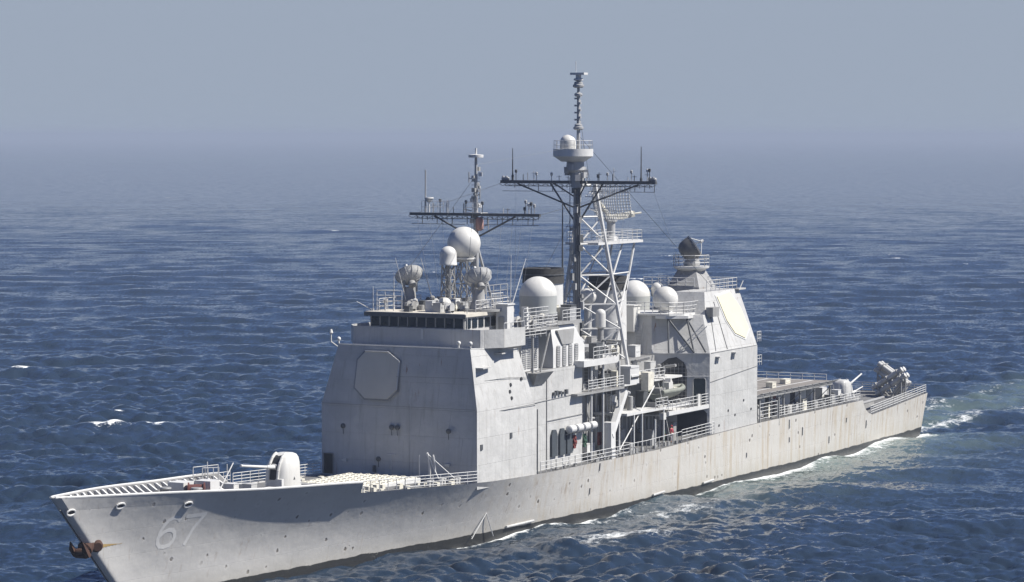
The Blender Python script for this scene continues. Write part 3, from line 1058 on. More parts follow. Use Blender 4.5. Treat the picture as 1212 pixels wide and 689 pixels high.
# louvered wall panels between the bridge and the intakes
m = MB(); m.box(64.5, 68.0, -6.55, -4.6, 15.0, 18.3)
lv = m.build('louver_house', LIGHT, ship, 0)
for x0 in (64.65, 65.75, 66.85):
    m = MB()
    for j in range(15):
        m.box(x0, x0 + .9, -6.62, -6.55, 15.3 + j * .19, 15.38 + j * .19)
    m.build('louver', GREYD, lv, 0)
m = MB(); m.rings([[(64.6, -7.0, 14.95), (68.0, -7.0, 14.95), (67.6, -6.6, 14.0), (65.6, -6.6, 14.0)], [(64.6, -8.2, 14.95), (68.0, -8.2, 14.95), (67.6, -7.3, 13.7), (65.6, -7.3, 13.7)]])
m.build('sponson', GREYD, mid, 0)
m = MB(); m.box(64.3, 69.5, -8.0, 4.6, 18.9, 19.1); m.box(69.4, 76.5, -6.9, 3.0, 19.1, 19.4)
m.tube((64.6, -7.7, 15), (64.6, -7.7, 18.9), .12, 6); m.tube((66.2, -7.7, 15), (68.2, -7.7, 18.9), .10, 6)
m.build('signal_deck', GREYD, ship, 0)
rail('signal_deck_rail', [(64.4, -7.9, 19.1), (69.3, -7.9, 19.1), (69.3, -7.0, 19.1)], ship, 1.15, 4, 1.0)
rail('signal_deck_rail', [(72.6, -6.8, 19.4), (76.4, -6.8, 19.4)], ship, 1.05, 3, 1.0)
m = MB(); m.box(64.4, 64.7, -7.2, -6.6, 19.1, 21.2); m.rings([[(64.7, -7, 19.1), (66.2, -7, 19.1), (64.8, -7, 21.2)], [(64.7, -6.8, 19.1), (66.2, -6.8, 19.1), (64.8, -6.8, 21.2)]])
m.build('windscreen', LIGHT, ship, 0)
# wall details
m = MB()
m.path([(68.4, -7.25, 5.4), (68.4, -7.25, 14.9)], .05, 4)
m.path([(64.5, -7.25, 12.0), (68.4, -7.25, 12.1), (75.9, -7.25, 12.3)], .03, 4)
m.path([(68.4, -7.25, 10.1), (76, -7.25, 10.2)], .05, 4)
m.path([(77.4, -7.0, 12.2), (77.4, -7.0, 10.2), (77.9, -7.0, 9.6), (79.0, -7.0, 9.5)], .12, 6)
m.build('pipe_run', GREYD, mid, 0)
m = MB(); m.box(65.2, 66.5, -7.27, -7.19, 5.7, 8.1); m.build('door', HOLE, mid, 0)
for x0 in (69.2, 70.9, 72.4):
    m = MB(); m.rings([[(x0, -7.18, 6.6), (x0 + 1.15, -7.18, 6.6), (x0 + 1.15, -7.18, 8.7), (x0 + .85, -7.18, 9.15), (x0 + .3, -7.18, 9.15), (x0, -7.18, 8.7)],
                      [(x0, -7.42, 6.6), (x0 + 1.15, -7.42, 6.6), (x0 + 1.15, -7.42, 8.7), (x0 + .85, -7.42, 9.15), (x0 + .3, -7.42, 9.15), (x0, -7.42, 8.7)]])
    m.build('dark_vent_panel', plain('dark_blue_grey_panel', (.045, .055, .065), .7), mid, 0)  # dark raised panels standing for louvered vents in the wall
m = MB()
for x in (69.6, 70.1, 70.9, 71.5, 72.2): m.box(x, x + .35, -7.45, -7.2, 12.4 + .1 * (x % 1), 12.8 + .15 * math.sin(x * 7))
m.each('cable_bracket', DARKM, mid, 0)
# curved gun-tub balcony with a solid lower edge
m = MB()
m.prism([(74.6, -8.1), (82.0, -8.1), (84.6, -7.0), (84.6, -3.0), (74.6, -3.0)], 14.85, 15.45)
bal = m.build('balcony', LIGHT, ship, 10)
rail('balcony_rail', [(76.9, -8.0, 15.45), (82.0, -8.0, 15.45), (84.5, -6.9, 15.45), (84.5, -4, 15.45)], bal, 1.2, 3, 1.2)
m = MB(); m.lathe((81.0, -4.9, 15.45), [(1.7, 0), (1.7, 1.0), (1.5, 1.1)], 24); m.lathe((79.3, -5.0, 16.55), [(.6, 0), (.75, .5), (.4, .9)], 14)
m.build('gun_tub', MASTG, bal)
m = MB(); m.box(73.6, 84.0, -7.9, -4.2, 12.1, 12.3); m.build('gallery_deck', GREYD, ship, 0)
rail('gallery_rail', [(76.2, -7.8, 12.3), (84.0, -7.8, 12.3)], ship, 1.1, 4, 1.0)
m = MB()
for x in (77.2, 79.8, 83.4): m.tube((x, -7.6, 5.4), (x, -7.6, 14.9), .11, 6)
m.each('deck_post', LIGHT, ship, 0)
# locker and lamp clutter on the galleries
for (x, y, z, a, b, h, mt) in ((77.5, -5.2, 12.3, 1.2, .9, 1.8, MASTG), (79.6, -4.8, 12.3, 1.4, .8, 2.0, GREYD), (82.4, -5, 12.3, 1.0, 1, 1.6, GREY),
                               (76.9, -5.5, 5.4, 1.0, 1.4, 2.6, GREY), (79.2, -6.2, 5.4, 1.8, .8, 1.5, LIGHT), (84.0, -6.2, 5.4, 1.2, .7, 1.3, LIGHT),
                               (86.9, -4.6, 5.4, .8, .6, 1.7, GREYD), (90, -4.6, 5.4, 1.1, .5, 1.9, GREYD), (94, -4.6, 5.4, .9, .5, 1.6, GREYD),
                               (78, -1.5, 16.2, 1.5, 1.5, 2.2, GREYD), (80.5, -2, 16.2, 1.2, 1.0, 1.8, GREY), (84, -2, 16.2, 1.5, 1, 2.4, GREYD), (82.3, -2.4, 16.2, .8, .6, 1.3, LIGHT),
                               (91, -2.6, 14.2, 1.6, .9, 1.4, GREYD), (94.4, -2.4, 14.2, 1.2, .8, 1.9, GREY), (97.2, -2.6, 14.2, 1.2, .9, 1.2, LIGHT)):
    locker(mid, x, y, z, a, b, h, mt)
# cylindrical life-raft canisters in a row over the deck edge
for x in (72.6, 74.1, 75.6, 77.1):
    m = MB(); m.lathe((x - .6, -7.75, 9.0), [(.25, 0), (.38, .1), (.38, 1.1), (.25, 1.2)], 14, (1, 0, 0))
    m.tube((x - .3, -7.75, 8.65), (x - .3, -7.2, 8.4), .05, 4); m.tube((x + .3, -7.75, 8.65), (x + .3, -7.2, 8.4), .05, 4)
    m.build('life_raft_canister', LIGHT, ship)
# red and green fire hose stations
for x, y, z, mt, nm in ((73.9, -7.45, 7.6, REDP, 'hose_rack'), (76.4, -7.3, 7.5, GREENP, 'valve_rack'), (80.3, -7.0, 7.3, REDP, 'hose_rack'), (81.2, -7.0, 7.3, REDP, 'hose_rack')):
    m = MB()
    for k in range(5):
        m.lathe((x + .14 * (k % 3) - .15, y, z + .2 * (k - 2)), [(.20, 0), (.20, .12)], 10, (0, -1, 0))
    m.box(x - .3, x + .3, y, y + .12, z - .6, z + .7)
    m.build(nm, mt, ship)
# boat crane: inclined box boom, post, winch box, falls
m = MB()
m.obox((83.1, -7.6, 9.7), (4.9, .9, 3.9), (0, 1, 0), (-3.9, 0, 4.9), 3.3, .28, .30)
m.obox((80.7, -7.8, 7.2), (1, 0, 0), (0, 1, 0), (0, 0, 1), .5, .5, 1.8)
cr = m.build('boat_crane', LIGHT, ship, 0)
m = MB()
for k in range(6):
    t = k / 5
    m.obox((81.2 + 3.8 * t, -7.98 + .8 * t, 8.1 + 3.0 * t), (4.9, .9, 3.9), (0, 1, 0), (-3.9, 0, 4.9), .06, .1, .33)
m.each('boom_rib', GREYD, cr, 0)
m = MB(); m.box(85.3, 87.4, -7.9, -6.4, 12.4, 14.0); m.box(85.5, 87.2, -7.97, -7.9, 13.1, 13.3); m.box(85.4, 87.3, -7.95, -6.5, 14.0, 14.2)
m.build('winch_house', LIGHT, cr, 0)
m = MB(); m.box(85.5, 87.2, -8.0, -7.92, 12.95, 13.12); m.build('winch_slot', HOLE, cr, 0)
m = MB(); m.tube((91.4, -7.7, 11.8), (83.4, -7.7, 6.0), .07, 5); m.tube((92.4, -7.7, 12.0), (95.2, -7.7, 6.2), .03, 4)
m.each('boat_fall', RAILM, cr, 0)

# boat deck between the crane and the aft deckhouse
m = MB()
m.box(84.6, 99.8, -7.9, -3.4, 9.25, 9.5)
m.box(94.0, 105.0, -8.15, -7.85, 8.55, 8.95)
m.box(93.8, 104.8, -7.9, -3.6, 8.45, 8.6)
bd = m.build('boat_deck', LIGHT, ship, 0)
m = MB(); m.box(84.6, 101.2, -6.3, -4.2, 12.0, 12.2); ud = m.build('added_shade_deck', LIGHT, ship, 0)  # overhead slab added to throw shade on the wall below
rail('added_shade_deck_rail', [(84.8, -6.2, 12.2), (97, -6.2, 12.2)], ud, 1.1, 3, 1.3)
rail('boat_deck_rail', [(91.2, -7.95, 9.5), (94, -8.0, 9.5)], bd, 1.0, 3, .9)
rail('boat_deck_rail', [(94, -8.05, 8.95), (101.3, -8.05, 8.95)], bd, 1.1, 3, 1.1)
rail('boat_deck_rail', [(102.2, -8.05, 8.95), (104.9, -8.05, 8.95)], bd, 1.15, 4, 1.2)
m = MB(); m.box(101.3, 101.9, -8.1, -7.9, 8.95, 10.2); m.box(93.0, 93.6, -8.0, -7.5, 8.2, 8.9); m.each('life_jacket_box', WHITE, bd, 0)
m = MB()
for x in (92.5, 95.5, 98.2): 
    m.hexa([(x - .1, -7.7, 9.5), (x + .1, -7.7, 9.5), (x + .1, -5.4, 9.5), (x - .1, -5.4, 9.5), (x - .1, -7.3, 10.0), (x + .1, -7.3, 10.0), (x + .1, -5.8, 10.0), (x - .1, -5.8, 10.0)])
m.each('boat_cradle', GREYD, bd, 0)
m = MB()
m.path([(89.6, -5.4, 9.5), (89.6, -5.4, 13.0), (90.2, -6.2, 14.4), (91.2, -7.2, 14.7)], .18, 6)
m.cut(); m.path([(98.6, -4.6, 9.5), (98.8, -5.4, 13.2), (98.5, -6.8, 13.4)], .16, 6)
m.each('boat_davit', GREYD, bd, 0)
m = MB(); m.box(90.6, 91.9, -7.4, -6.6, 11.4, 13.2); m.build('davit_motor', CANVAS, bd, 0)
for (x, y, z, a, b, h, mt) in ((86.4, -5, 9.5, 1.6, 1, 1.6, GREY), (88.2, -4.6, 9.5, 1, 1, 2.2, GREYD), (91.3, -4.3, 12.2, 1.4, .8, 1.5, LIGHT), (93.7, -4.0, 12.2, 1.2, .8, 1.2, GREY)):
    locker(bd, x, y, z, a, b, h, mt)
m = MB()
for x in (86.2, 88.1, 93.2): m.tube((x, -7.9, 5.4), (x, -7.9, 9.3), .09, 6)
m.tube((91.2, -7.9, 5.4), (91.2, -7.9, 8.4), .1, 6)
m.each('deck_post', LIGHT, bd, 0)
# main deck rails
rail('deck_rail', [(s_, -(half(s_, zedge(s_)) - .1), zedge(s_)) for s_ in (64.8, 68, 72, 76, 80, 84)], ship, 1.1, 3, 1.25)
rail('deck_rail', [(s_, -(half(s_, zedge(s_)) - .1), zedge(s_)) for s_ in (84, 88, 92, 96.5)], ship, 1.15, 1, 1.1)
rail('deck_rail', [(s_, -(half(s_, zedge(s_)) - .1), zedge(s_)) for s_ in (96.5, 99, 101.5, 104.6)], ship, 1.3, 4, 1.1)
rail('deck_rail', [(s_, -(half(s_, zedge(s_)) - .1), zedge(s_)) for s_ in (41.5, 44.5, 48, 52.6)], ship, 1.15, 4, 1.4)
rail('deck_rail', [(s_, -(half(s_, zedge(s_)) - .1), zedge(s_)) for s_ in (33.0, 36.5, 41.5)], ship, 1.1, 1, 1.3)
rail('deck_rail', [(s_, (half(s_, zedge(s_)) - .1), zedge(s_)) for s_ in (35.0, 40, 46, 52.6)], ship, 1.1, 4, 1.6)
rail('deck_rail', [(s_, (half(s_, zedge(s_)) - .1), zedge(s_)) for s_ in (27.6, 29.8, 32.2)], ship, 2.0, 3, 2.0)
m = MB()
for k in range(34):          # low clutter along the deck edge
    s_ = random.uniform(65, 103)
    z = zedge(s_)
    b_ = half(s_, z) - random.uniform(.15, .9)
    m.box(s_ - .15, s_ + .2, -b_ - .1, -b_ + .1, z, z + random.uniform(.12, .5))
m.each('deck_cleat', GREYD, ship, 0)

# small fittings crowding the decks between the two deckhouses
def clutter(parent, x0, x1, y0, y1, z, n, seed, hmax=1.8):
    rg = random.Random(seed)
    for k in range(n):
        x, y = rg.uniform(x0, x1), rg.uniform(y0, y1)
        kind = rg.choice(['vent_pipe', 'deck_locker', 'drum', 'cable_reel', 'swan_neck_vent', 'deck_locker', 'vent_pipe'])
        mt = rg.choice([GREYD, GREYD, MASTG, MASTG, DARKM, CANVAS, GREY, DARKM])
        h = rg.uniform(.5, hmax)
        m = MB()
        if kind == 'vent_pipe':
            m.tube((x, y, z), (x, y, z + h), .10, 7); m.lathe((x, y, z + h - .1), [(.12, 0), (.24, .1), (.24, .25), (.05, .36)], 10)
        elif kind == 'drum':
            m.lathe((x, y, z), [(.3, 0), (.3, h * .7), (.26, h * .72)], 12)
        elif kind == 'cable_reel':
            m.lathe((x, y - .3, z + .5), [(.48, 0), (.48, .06), (.25, .08), (.25, .5), (.48, .52), (.48, .6)], 14, (0, 1, 0))
            m.box(x - .3, x + .3, y - .3, y + .3, z, z + .2)
        elif kind == 'swan_neck_vent':
            m.path([(x, y, z), (x, y, z + h), (x + .1, y - .12, z + h + .18), (x + .2, y - .3, z + h + .1), (x + .22, y - .36, z + h - .15)], .10, 7)
        else:
            a, b = rg.uniform(.3, .7), rg.uniform(.25, .55)
            m.box(x - a, x + a, y - b, y + b, z, z + h); m.box(x - a - .03, x + a + .03, y - b - .03, y + b + .03, z + h, z + h + .05)
            m.tube((x - a * .5, y - b - .03, z + h * .55), (x + a * .5, y - b - .03, z + h * .55), .03, 4)
        m.build(kind, mt, parent, 40)
clutter(unit, 77, 99.5, -7.2, -4.8, 5.4, 20, 21, 2.2)
clutter(unit, 76.5, 87, -2.8, 2.0, 16.2, 12, 22, 2.4)
clutter(unit, 88.5, 99.5, -3.0, 1.0, 14.2, 13, 23, 2.0)
clutter(unit, 76.6, 84, -7.2, -4.6, 12.3, 11, 24, 2.0)
clutter(unit, 85, 99, -5.9, -3.4, 12.2, 18, 28, 1.9)
clutter(unit, 85, 92.5, -6.9, -4.8, 9.5, 9, 29, 2.0)
clutter(mid, 65, 69.2, -7.6, -4, 19.1, 10, 25, 1.2)
clutter(roof, 56.8, 59.8, -4.7, 1.6, 20.92, 9, 51, .9)
clutter(roof, 57.8, 60.2, 1.4, 4.6, 20.92, 5, 52, .9)
clutter(roof, 62.5, 65.6, -4.4, 4.2, 20.92, 9, 53, 1.1)
clutter(bal, 77, 84, -7.4, -6.2, 15.45, 6, 54, 1.5)
clutter(unit, 77.5, 84.5, -4.6, -3.1, 15.45, 8, 55, 3.0)
clutter(pl, 102, 106.5, -5.0, 1.0, 18.5, 6, 56, 1.0) if 'pl' in globals() else None
clutter(mid, 71, 76, -6.4, -3, 19.4, 8, 26, 1.6)
m = MB()
rg = random.Random(31)
for k in range(26):          # pipework up the shaded wall
    x = 76.4 + k * .9 + rg.uniform(-.2, .2)
    z1 = rg.uniform(7.5, 11.8)
    y = -4.28 - rg.uniform(0, .12)
    P = [(x, y, 5.4), (x, y, z1)]
    if rg.random() < .6:
        P += [(x + rg.uniform(.8, 2.6), y, z1)]
    m.cut(); m.path(P, rg.uniform(.05, .11), 5)
m.each('pipe_run', LIGHT, unit, 0)
m = MB()
for a, b in (((77.0, -7.4, 12.3), (79.4, -6.2, 15.0)), ((84.2, -6.5, 9.5), (86.0, -5.4, 12.2)), ((76.6, -6.8, 8.8), (78.6, -5.6, 12.2))):
    a, b = Vector(a), Vector(b)
    m.cut(); off = Vector((0, .55, 0))
    m.tube(a, b, .05, 4); m.tube(a + off, b + off, .05, 4)
    for t in range(1, 9): m.tube(a.lerp(b, t / 9), a.lerp(b, t / 9) + off, .04, 4)
m.each('inclined_ladder', LIGHT, unit, 0)

# ------------------------------------------------------------------ funnels
def funnel(x, y, z0, z1, L, Wd, cap):
    def ell(q, sx, sy):
        return [(x + sx * math.cos(2 * math.pi * i / 28), y + sy * math.sin(2 * math.pi * i / 28), q) for i in range(28)]
    m = MB(); m.rings([ell(z0, L, Wd), ell(z1 - cap, L * .97, Wd * .97)])
    f = m.build('funnel', LIGHT, ship)
    m = MB(); m.rings([ell(z1 - cap, L * 1.03, Wd * 1.03), ell(z1 - cap * .5, L * 1.01, Wd * 1.01), ell(z1, L * 1.01, Wd * 1.01), ell(z1, L * .9, Wd * .9), ell(z1 - .5, L * .88, Wd * .88)])
    m.build('funnel_cap', BLACK, f)
    m = MB()
    for sx in (-.45, .2): m.lathe((x + sx * L, y, z1 - .5), [(.5, 0), (.55, .45), (.5, .5)], 16)
    m.build('uptake', BLACK, f)
    m = MB(); m.rings([ell(z1 - cap * .45, L * 1.05, Wd * 1.05), ell(z1 - cap * .38, L * 1.05, Wd * 1.05)]); m.build('cap_band', DARKM, f)
funnel(82.0, 0.2, 16.0, 24.05, 2.25, 2.0, 1.5)
funnel(97.5, 0.6, 14.0, 22.6, 2.0, 2.0, 1.4)

# ------------------------------------------------------------------ main mast
X0 = 89.1
m = MB()
m.tube((X0, 0, 12.2), (X0, 0, 33.6), .42, 14, .36)
mm = m.build('main_mast', MASTG, ship)
m = MB()
m.tube((91.6, -.8, 32.3), (92.6, -4.4, 12.2), .22, 8); m.tube((91.6, .8, 32.3), (92.6, 4.4, 12.2), .22, 8)
m.each('mast_leg', LIGHT, mm)
m = MB()
m.tube((X0, 0, 32.3), (92.2, 0, 32.2), .14, 6)
for z0, z1 in ((14.5, 17.5), (17.5, 20.0), (20.0, 23.0), (23.0, 26.2), (26.2, 29.0)):
    for sgn in (-1, 1):
        w = lambda z: .8 + (32.3 - z) / 20.1 * 3.6
        pa, pb = (X0 + .3, -.1 * sgn, z0), (92.0, -sgn * w(z1), z1)
        m.tube(pa, pb, .09, 5); m.tube((X0 + .3, -.1 * sgn, z1), (92.1, -sgn * w(z0), z0), .09, 5)
        m.tube((X0 + .3, -.1 * sgn, z1), pb, .08, 5)
    m.tube((92.1, -w(z1), z1), (92.1, w(z1), z1), .08, 5)
    m.cut()
m.each('mast_brace', LIGHT, mm)
m = MB()
for sgn in (-1, 1):
    m.tube((100.0, 1.3 * sgn, 26.2), (95.2, 1.2 * sgn, 14.0), .13, 6)
    m.tube((97.4, 1.2 * sgn, 26.2), (92.2, 1.6 * sgn, 20.0), .10, 6)
    m.tube((92.4, 2.6 * sgn, 20), (97.6, 1.2 * sgn, 20.2), .09, 5); m.tube((92.3, 2.0 * sgn, 23), (98.8, 1.2 * sgn, 23), .09, 5)
    m.tube((92.4, 2.2 * sgn, 23), (97.4, 1.2 * sgn, 20.2), .09, 5); m.tube((92.4, 2.9 * sgn, 18), (98.6, 1.2 * sgn, 22.8), .09, 5)
m.build('platform_brace', LIGHT, mm)
m = MB()
for k in range(36):
    z = 15 + k * .5
    m.tube((X0 - .55, .55, z), (X0 - .1, .75, z), .035, 4)
m.tube((X0 - .6, .5, 15), (X0 - .6, .5, 33), .04, 4); m.tube((X0 - .05, .8, 15), (X0 - .05, .8, 33), .04, 4)
for k in range(7): m.lathe((X0 - .35, .65, 16 + k * 2.4), [(.42, 0), (.42, .05)], 10)
m.build('ladder', MASTG, mm, 0)
rg = random.Random(78)
for k in range(16):
    z = 17 + k * .98
    a = rg.uniform(2.2, 5.0)
    q = Vector((X0 + .55 * math.cos(a), .55 * math.sin(a), z))
    m = MB(); m.obox(q, (math.cos(a), math.sin(a), 0), (-math.sin(a), math.cos(a), 0), (0, 0, 1), .2, rg.uniform(.12, .25), rg.uniform(.15, .4)); m.build('mast_box', rg.choice([MASTG, GREYD, DARKM]), mm, 0)
m = MB()
for a in (3.4, 3.9, 4.4): m.tube((X0 + .47 * math.cos(a), .47 * math.sin(a), 13), (X0 + .42 * math.cos(a), .42 * math.sin(a), 32), .06, 5)
m.each('cable_trunk', DARKM, mm, 0)
yard(mm, X0 - .1, 32.55, 8.75, -9.0, .20, 2.6, .78, 26, 5)
m = MB()      # inner forward struts carrying the yard
for sgn in (-1, 1):
    m.tube((X0 - .1, 3.0 * sgn, 32.4), (X0, .3 * sgn, 28.6), .10, 5)
    m.tube((X0 - 1.8, 2.0 * sgn, 32.6), (X0, .2 * sgn, 31.0), .08, 5)
m.each('yard_strut', DARKM, mm, 0)
for y, h in ((7.4, 3.4), (-7.3, 3.6)):
    whip((X0 - .1, y, 32.6), (X0 - .1, y, 32.6 + h), mm, .07, DARKM)
for y in (8.3, -8.5):
    m = MB()
    for k in range(4): m.lathe((X0 - .1 + .1 * k, y - .35 + .24 * k, 32.7), [(.14, 0), (.2, .2), (.1, .35 + .1 * (k % 2))], 8)
    m.build('antenna_cluster', MASTG, mm)
# top platform, its radome and instruments
m = MB(); m.lathe((X0, .45, 35.2), [(1.2, -.55), (1.95, -.05), (2.05, 0), (2.05, .75), (1.95, .75), (1.95, .2)], 28)
m.build('top_platform', LIGHT, mm)
rail('top_rail', [(X0 + 1.95 * math.cos(a), .45 + 1.95 * math.sin(a), 35.9) for a in np.linspace(0, 2 * math.pi, 13)], mm, .9, 2, 1.0, .025)
m = MB(); m.lathe((X0 - .6, .75, 35.4), [(.78, 0), (.82, .3), (.82, 1.2)] + [(.82 * math.cos(R(a)), 1.2 + .80 * math.sin(R(a))) for a in range(10, 91, 10)], 22)
m.build('radome', WHITE, mm)
m = MB(); m.lathe((X0, .2, 33.5), [(.6, 0), (.95, .3), (.85, 1.5)], 18)
for k in range(9):
    a = k * .75
    m.obox((X0 + 1.0 * math.cos(a), .1 + 1.0 * math.sin(a), 33.0 + .27 * (k % 5)), (math.cos(a), math.sin(a), 0), (-math.sin(a), math.cos(a), 0), (0, 0, 1), .22, .28, .3)
m.tube((X0, 0, 32), (X0, 0, 33.6), .6, 10)
m.build('sensor_cluster', MASTG, mm, 0)
m = MB(); m.tube((X0 + .1, -.1, 35.6), (X0 + .1, -.1, 43.4), .20, 10, .13)
for z, r in ((38.0, .52), (38.25, .4), (41.4, .42), (42.3, .58), (42.55, .45)): m.lathe((X0 + .1, -.1, z), [(r * .7, -.12), (r, 0), (r, .18), (r * .6, .28)], 16)
for k in range(13):
    z = 38.6 + k * .24
    a = k * 2.1
    m.box(X0 + .1 + .26 * math.cos(a) - .12, X0 + .1 + .26 * math.cos(a) + .12, -.1 + .26 * math.sin(a) - .12, -.1 + .26 * math.sin(a) + .12, z, z + .18)
m.build('topmast', MASTG, mm)
m = MB(); m.box(X0 - .35, X0 + .55, -.95, .65, 43.5, 43.72); m.tube((X0 + .1, -.1, 43.2), (X0 + .1, -.1, 43.6), .3, 8); m.tube((X0 + .1, .2, 43.7), (X0 + .1, .2, 44.9), .03, 4)
m.lathe((X0 + .1, -.1, 42.85), [(.2, 0), (.5, .1), (.5, .25), (.25, .35)], 14)
m.build('homing_beacon', LIGHT, mm)
# air search radar: open lattice reflector on its platform
m = MB(); m.box(90.2, 100.8, -1.9, 1.9, 26.1, 26.35); m.prism([(100.8, -1.9), (102.3, -.6), (102.3, .6), (100.8, 1.9)], 26.1, 26.35)
m.build('radar_platform', LIGHT, mm, 0)
rail('platform_rail', [(90.4, -1.8, 26.35), (100.7, -1.8, 26.35), (102.2, 0, 26.35), (100.7, 1.8, 26.35), (90.4, 1.8, 26.35)], mm, 1.05, 3, 1.2, .028)
m = MB(); m.lathe((97.0, 0, 26.35), [(.9, 0), (.7, .4), (.45, .5), (.45, 1.9), (.65, 2.0), (.65, 2.4)], 14)
m.build('radar_turntable', MASTG, mm)
ax = Vector((.80, -.58, .12)).normalized()      # where the reflector looks
sd = ax.cross(Vector((0, 0, 1))).normalized()
upv = sd.cross(ax).normalized()
c0 = Vector((96.0, 0.4, 30.4))
def refl(u, v):
    return c0 + sd * u + upv * v + ax * (u * u * .055 + v * v * .05)
m = MB()
for i in range(-11, 12):
    u = i * .37
    hh = 2.05 * math.sqrt(max(0.05, 1 - (abs(u) / 4.5) ** 3))
    m.path([refl(u, hh * k / 5) for k in range(-5, 6)], .045, 4)
for j in range(-6, 7):
    v = j * .31
    ww = 4.2 * math.sqrt(max(.05, 1 - (abs(v) / 2.3) ** 3))
    m.path([refl(ww * k / 6, v) for k in range(-6, 7)], .045, 4)
for sgn in (-1, 1):
    for k in range(-6, 7, 2):
        m.tube(refl(k * .55, 1.2 * sgn), c0 + sd * k * .42 + upv * .6 * sgn - ax * .7, .04, 4)
m.tube(c0 - sd * 2.6 - ax * .7 + upv * .6, c0 + sd * 2.6 - ax * .7 + upv * .6, .06, 4); m.tube(c0 - sd * 2.6 - ax * .7 - upv * .6, c0 + sd * 2.6 - ax * .7 - upv * .6, .06, 4)
m.build('search_radar', LIGHT, mm, 0)
m = MB()
base = Vector((97.0, 0, 28.7))
tip = c0 + ax * 3.4 - upv * 1.7
m.obox((base + tip) / 2, tip - base, sd, upv, (tip - base).length / 2, .26, .30)
m.tube(tip, tip + ax * .9, .10, 6); m.lathe(tip - upv * .1, [(.12, 0), (.36, .3), (.36, .5)], 10, -ax + upv * .4)
m.tube(base, c0 - ax * .6, .25, 8)
m.build('feed_boom', CANVAS, mm, 0)
whip((87.8, 1.0, 18.8), (87.8, 1.0, 30.6), ship, .10, DARKM)
m = MB()
for a, b in (((X0 - .1, -8.4, 32.4), (104, -5.8, 20.8)), ((X0 - .1, -6.2, 32.4), (88, -3, 16.4)), ((X0 - .1, -5.2, 32.4), (84, -3, 16.4)), ((X0 - .1, 7.0, 32.4), (82, 3.5, 16.4)), ((67.6, 0, 34.5), (X0, 0, 36.2))):
    m.tube(a, b, .013, 3)
m.build('halyard', MASTG, mm, 0)

m = MB()
for a, b in (((67.6, 0, 33.5), (57.0, 4.6, 21.0)), ((67.6, 0, 33.5), (57.0, -4.6, 21.0)), ((X0, 0, 41), (104, 4, 20.8)), ((X0, 0, 37.5), (112, -5, 20.7)), ((67.3, -6.8, 29.7), (X0 - .1, -8.6, 32.5)), ((67.3, 6.8, 29.7), (X0 - .1, 8.4, 32.5)), ((X0, 0, 33), (81, -2.5, 17)), ((X0, 0, 30), (79, 2.5, 17))):
    m.cut(); m.tube(a, b, .022, 3)
m.each('stay_wire', DARKM, mm, 0)

# ------------------------------------------------------------------ aft deckhouse
def poly3(L):
    return [tuple(p) for p in L]
lo = [(101.1, -2.8), (104.0, -8.2), (116.6, -8.2), (116.6, 8.2), (104.0, 8.2), (101.1, 2.8)]
hi = [(100.2, -3.2), (104.9, -5.95), (116.4, -5.95), (116.4, 5.95), (104.9, 5.95), (100.2, 3.2)]
m = MB()
m.rings([[(x, y, 5.2) for x, y in lo], [(x, y, 14.35) for x, y in lo], [(x, y, 18.3) for x, y in
        [(101.9, -2.4), (105.2, -6.82), (116.5, -6.82), (116.5, 6.82), (105.2, 6.82), (101.9, 2.4)]]])
adh = m.build('aft_deckhouse', GREY, ship, 15)
m = MB()
m.rings([[(105.8, -6.82, 18.3), (116.5, -6.82, 18.3), (116.5, 1.0, 18.3), (112.6, 1.0, 18.3), (112.6, -2.4, 18.3), (105.8, -2.4, 18.3)], [(107.4, -6.0, 20.6), (116.4, -6.0, 20.6), (116.4, 1.0, 20.6), (112.6, 1.0, 20.6), (112.6, -2.4, 20.6), (107.4, -2.6, 20.6)]])
m.build('deckhouse_upper', GREY, adh, 15)
# the cream radar face and its frame on the sloping port side
def pf(s, z):
    return Vector((s, -8.2 + (z - 14.35) * (2.2 / 6.25), z))
pn = Vector((0, -6.25, 2.2)).normalized()
oc = [(110.0, 20.0), (113.6, 20.35), (115.1, 18.6), (115.6, 16.3), (113.9, 15.35), (111.7, 16.0), (110.6, 17.4)]
m = MB(); m.slab([pf(s_, z) - pn * .02 for s_, z in oc], pn, .16)
rp = m.build('radar_panel', CREAM, adh, 0, 'cream octagonal radar face on the sloping side')
m = MB()
cx, cz = 112.9, 17.9
m.slab([pf(cx + (s_ - cx) * 1.10, cz + (z - cz) * 1.08) - pn * .02 for s_, z in oc], pn, .08)
m.build('radar_frame', LIGHT, adh, 0)
m = MB()
m.path([pf(104.3, 14.35) + pn * .03, pf(110, 14.4) + pn * .03, pf(116.5, 14.45) + pn * .03], .04, 4)
m.path([(104.1, -8.25, 11.3), (116.5, -8.25, 12.2)], .03, 4)
m.path([pf(108.6, 14.5) + pn * .05, pf(108.9, 19.5) + pn * .05], .04, 4)
m.path([pf(105.6, 14.5) + pn * .05, pf(107.3, 18.8) + pn * .05], .04, 4)
m.build('cable_run', GREYD, adh, 0)
for s_, z in ((105.4, 13.8), (109.6, 14.0)):
    m = MB(); m.box(s_, s_ + 1.0, -8.75, -8.2, z, z + .12); m.tube((s_ + .1, -8.6, z), (s_ + .1, -8.2, z - .7), .05, 4); m.build('light_shelf', GREY, adh, 0)
m = MB(); m.obox(pf(106.8, 18.4) + pn * .5, (1, 0, 0), (0, 1, 0), (0, 0, 1), .8, .4, .5); m.build('floodlight_box', GREYD, adh, 0)
for s_, z in ((110.6, 7.3), (114.9, 7.6), (106.4, 6.5), (112.9, 8.7), (108.8, 7.9)):
    m = MB(); m.lathe((s_, -8.19, z), [(.14, 0), (.14, .06)], 8, (0, -1, 0)); m.build('porthole', HOLE, adh)
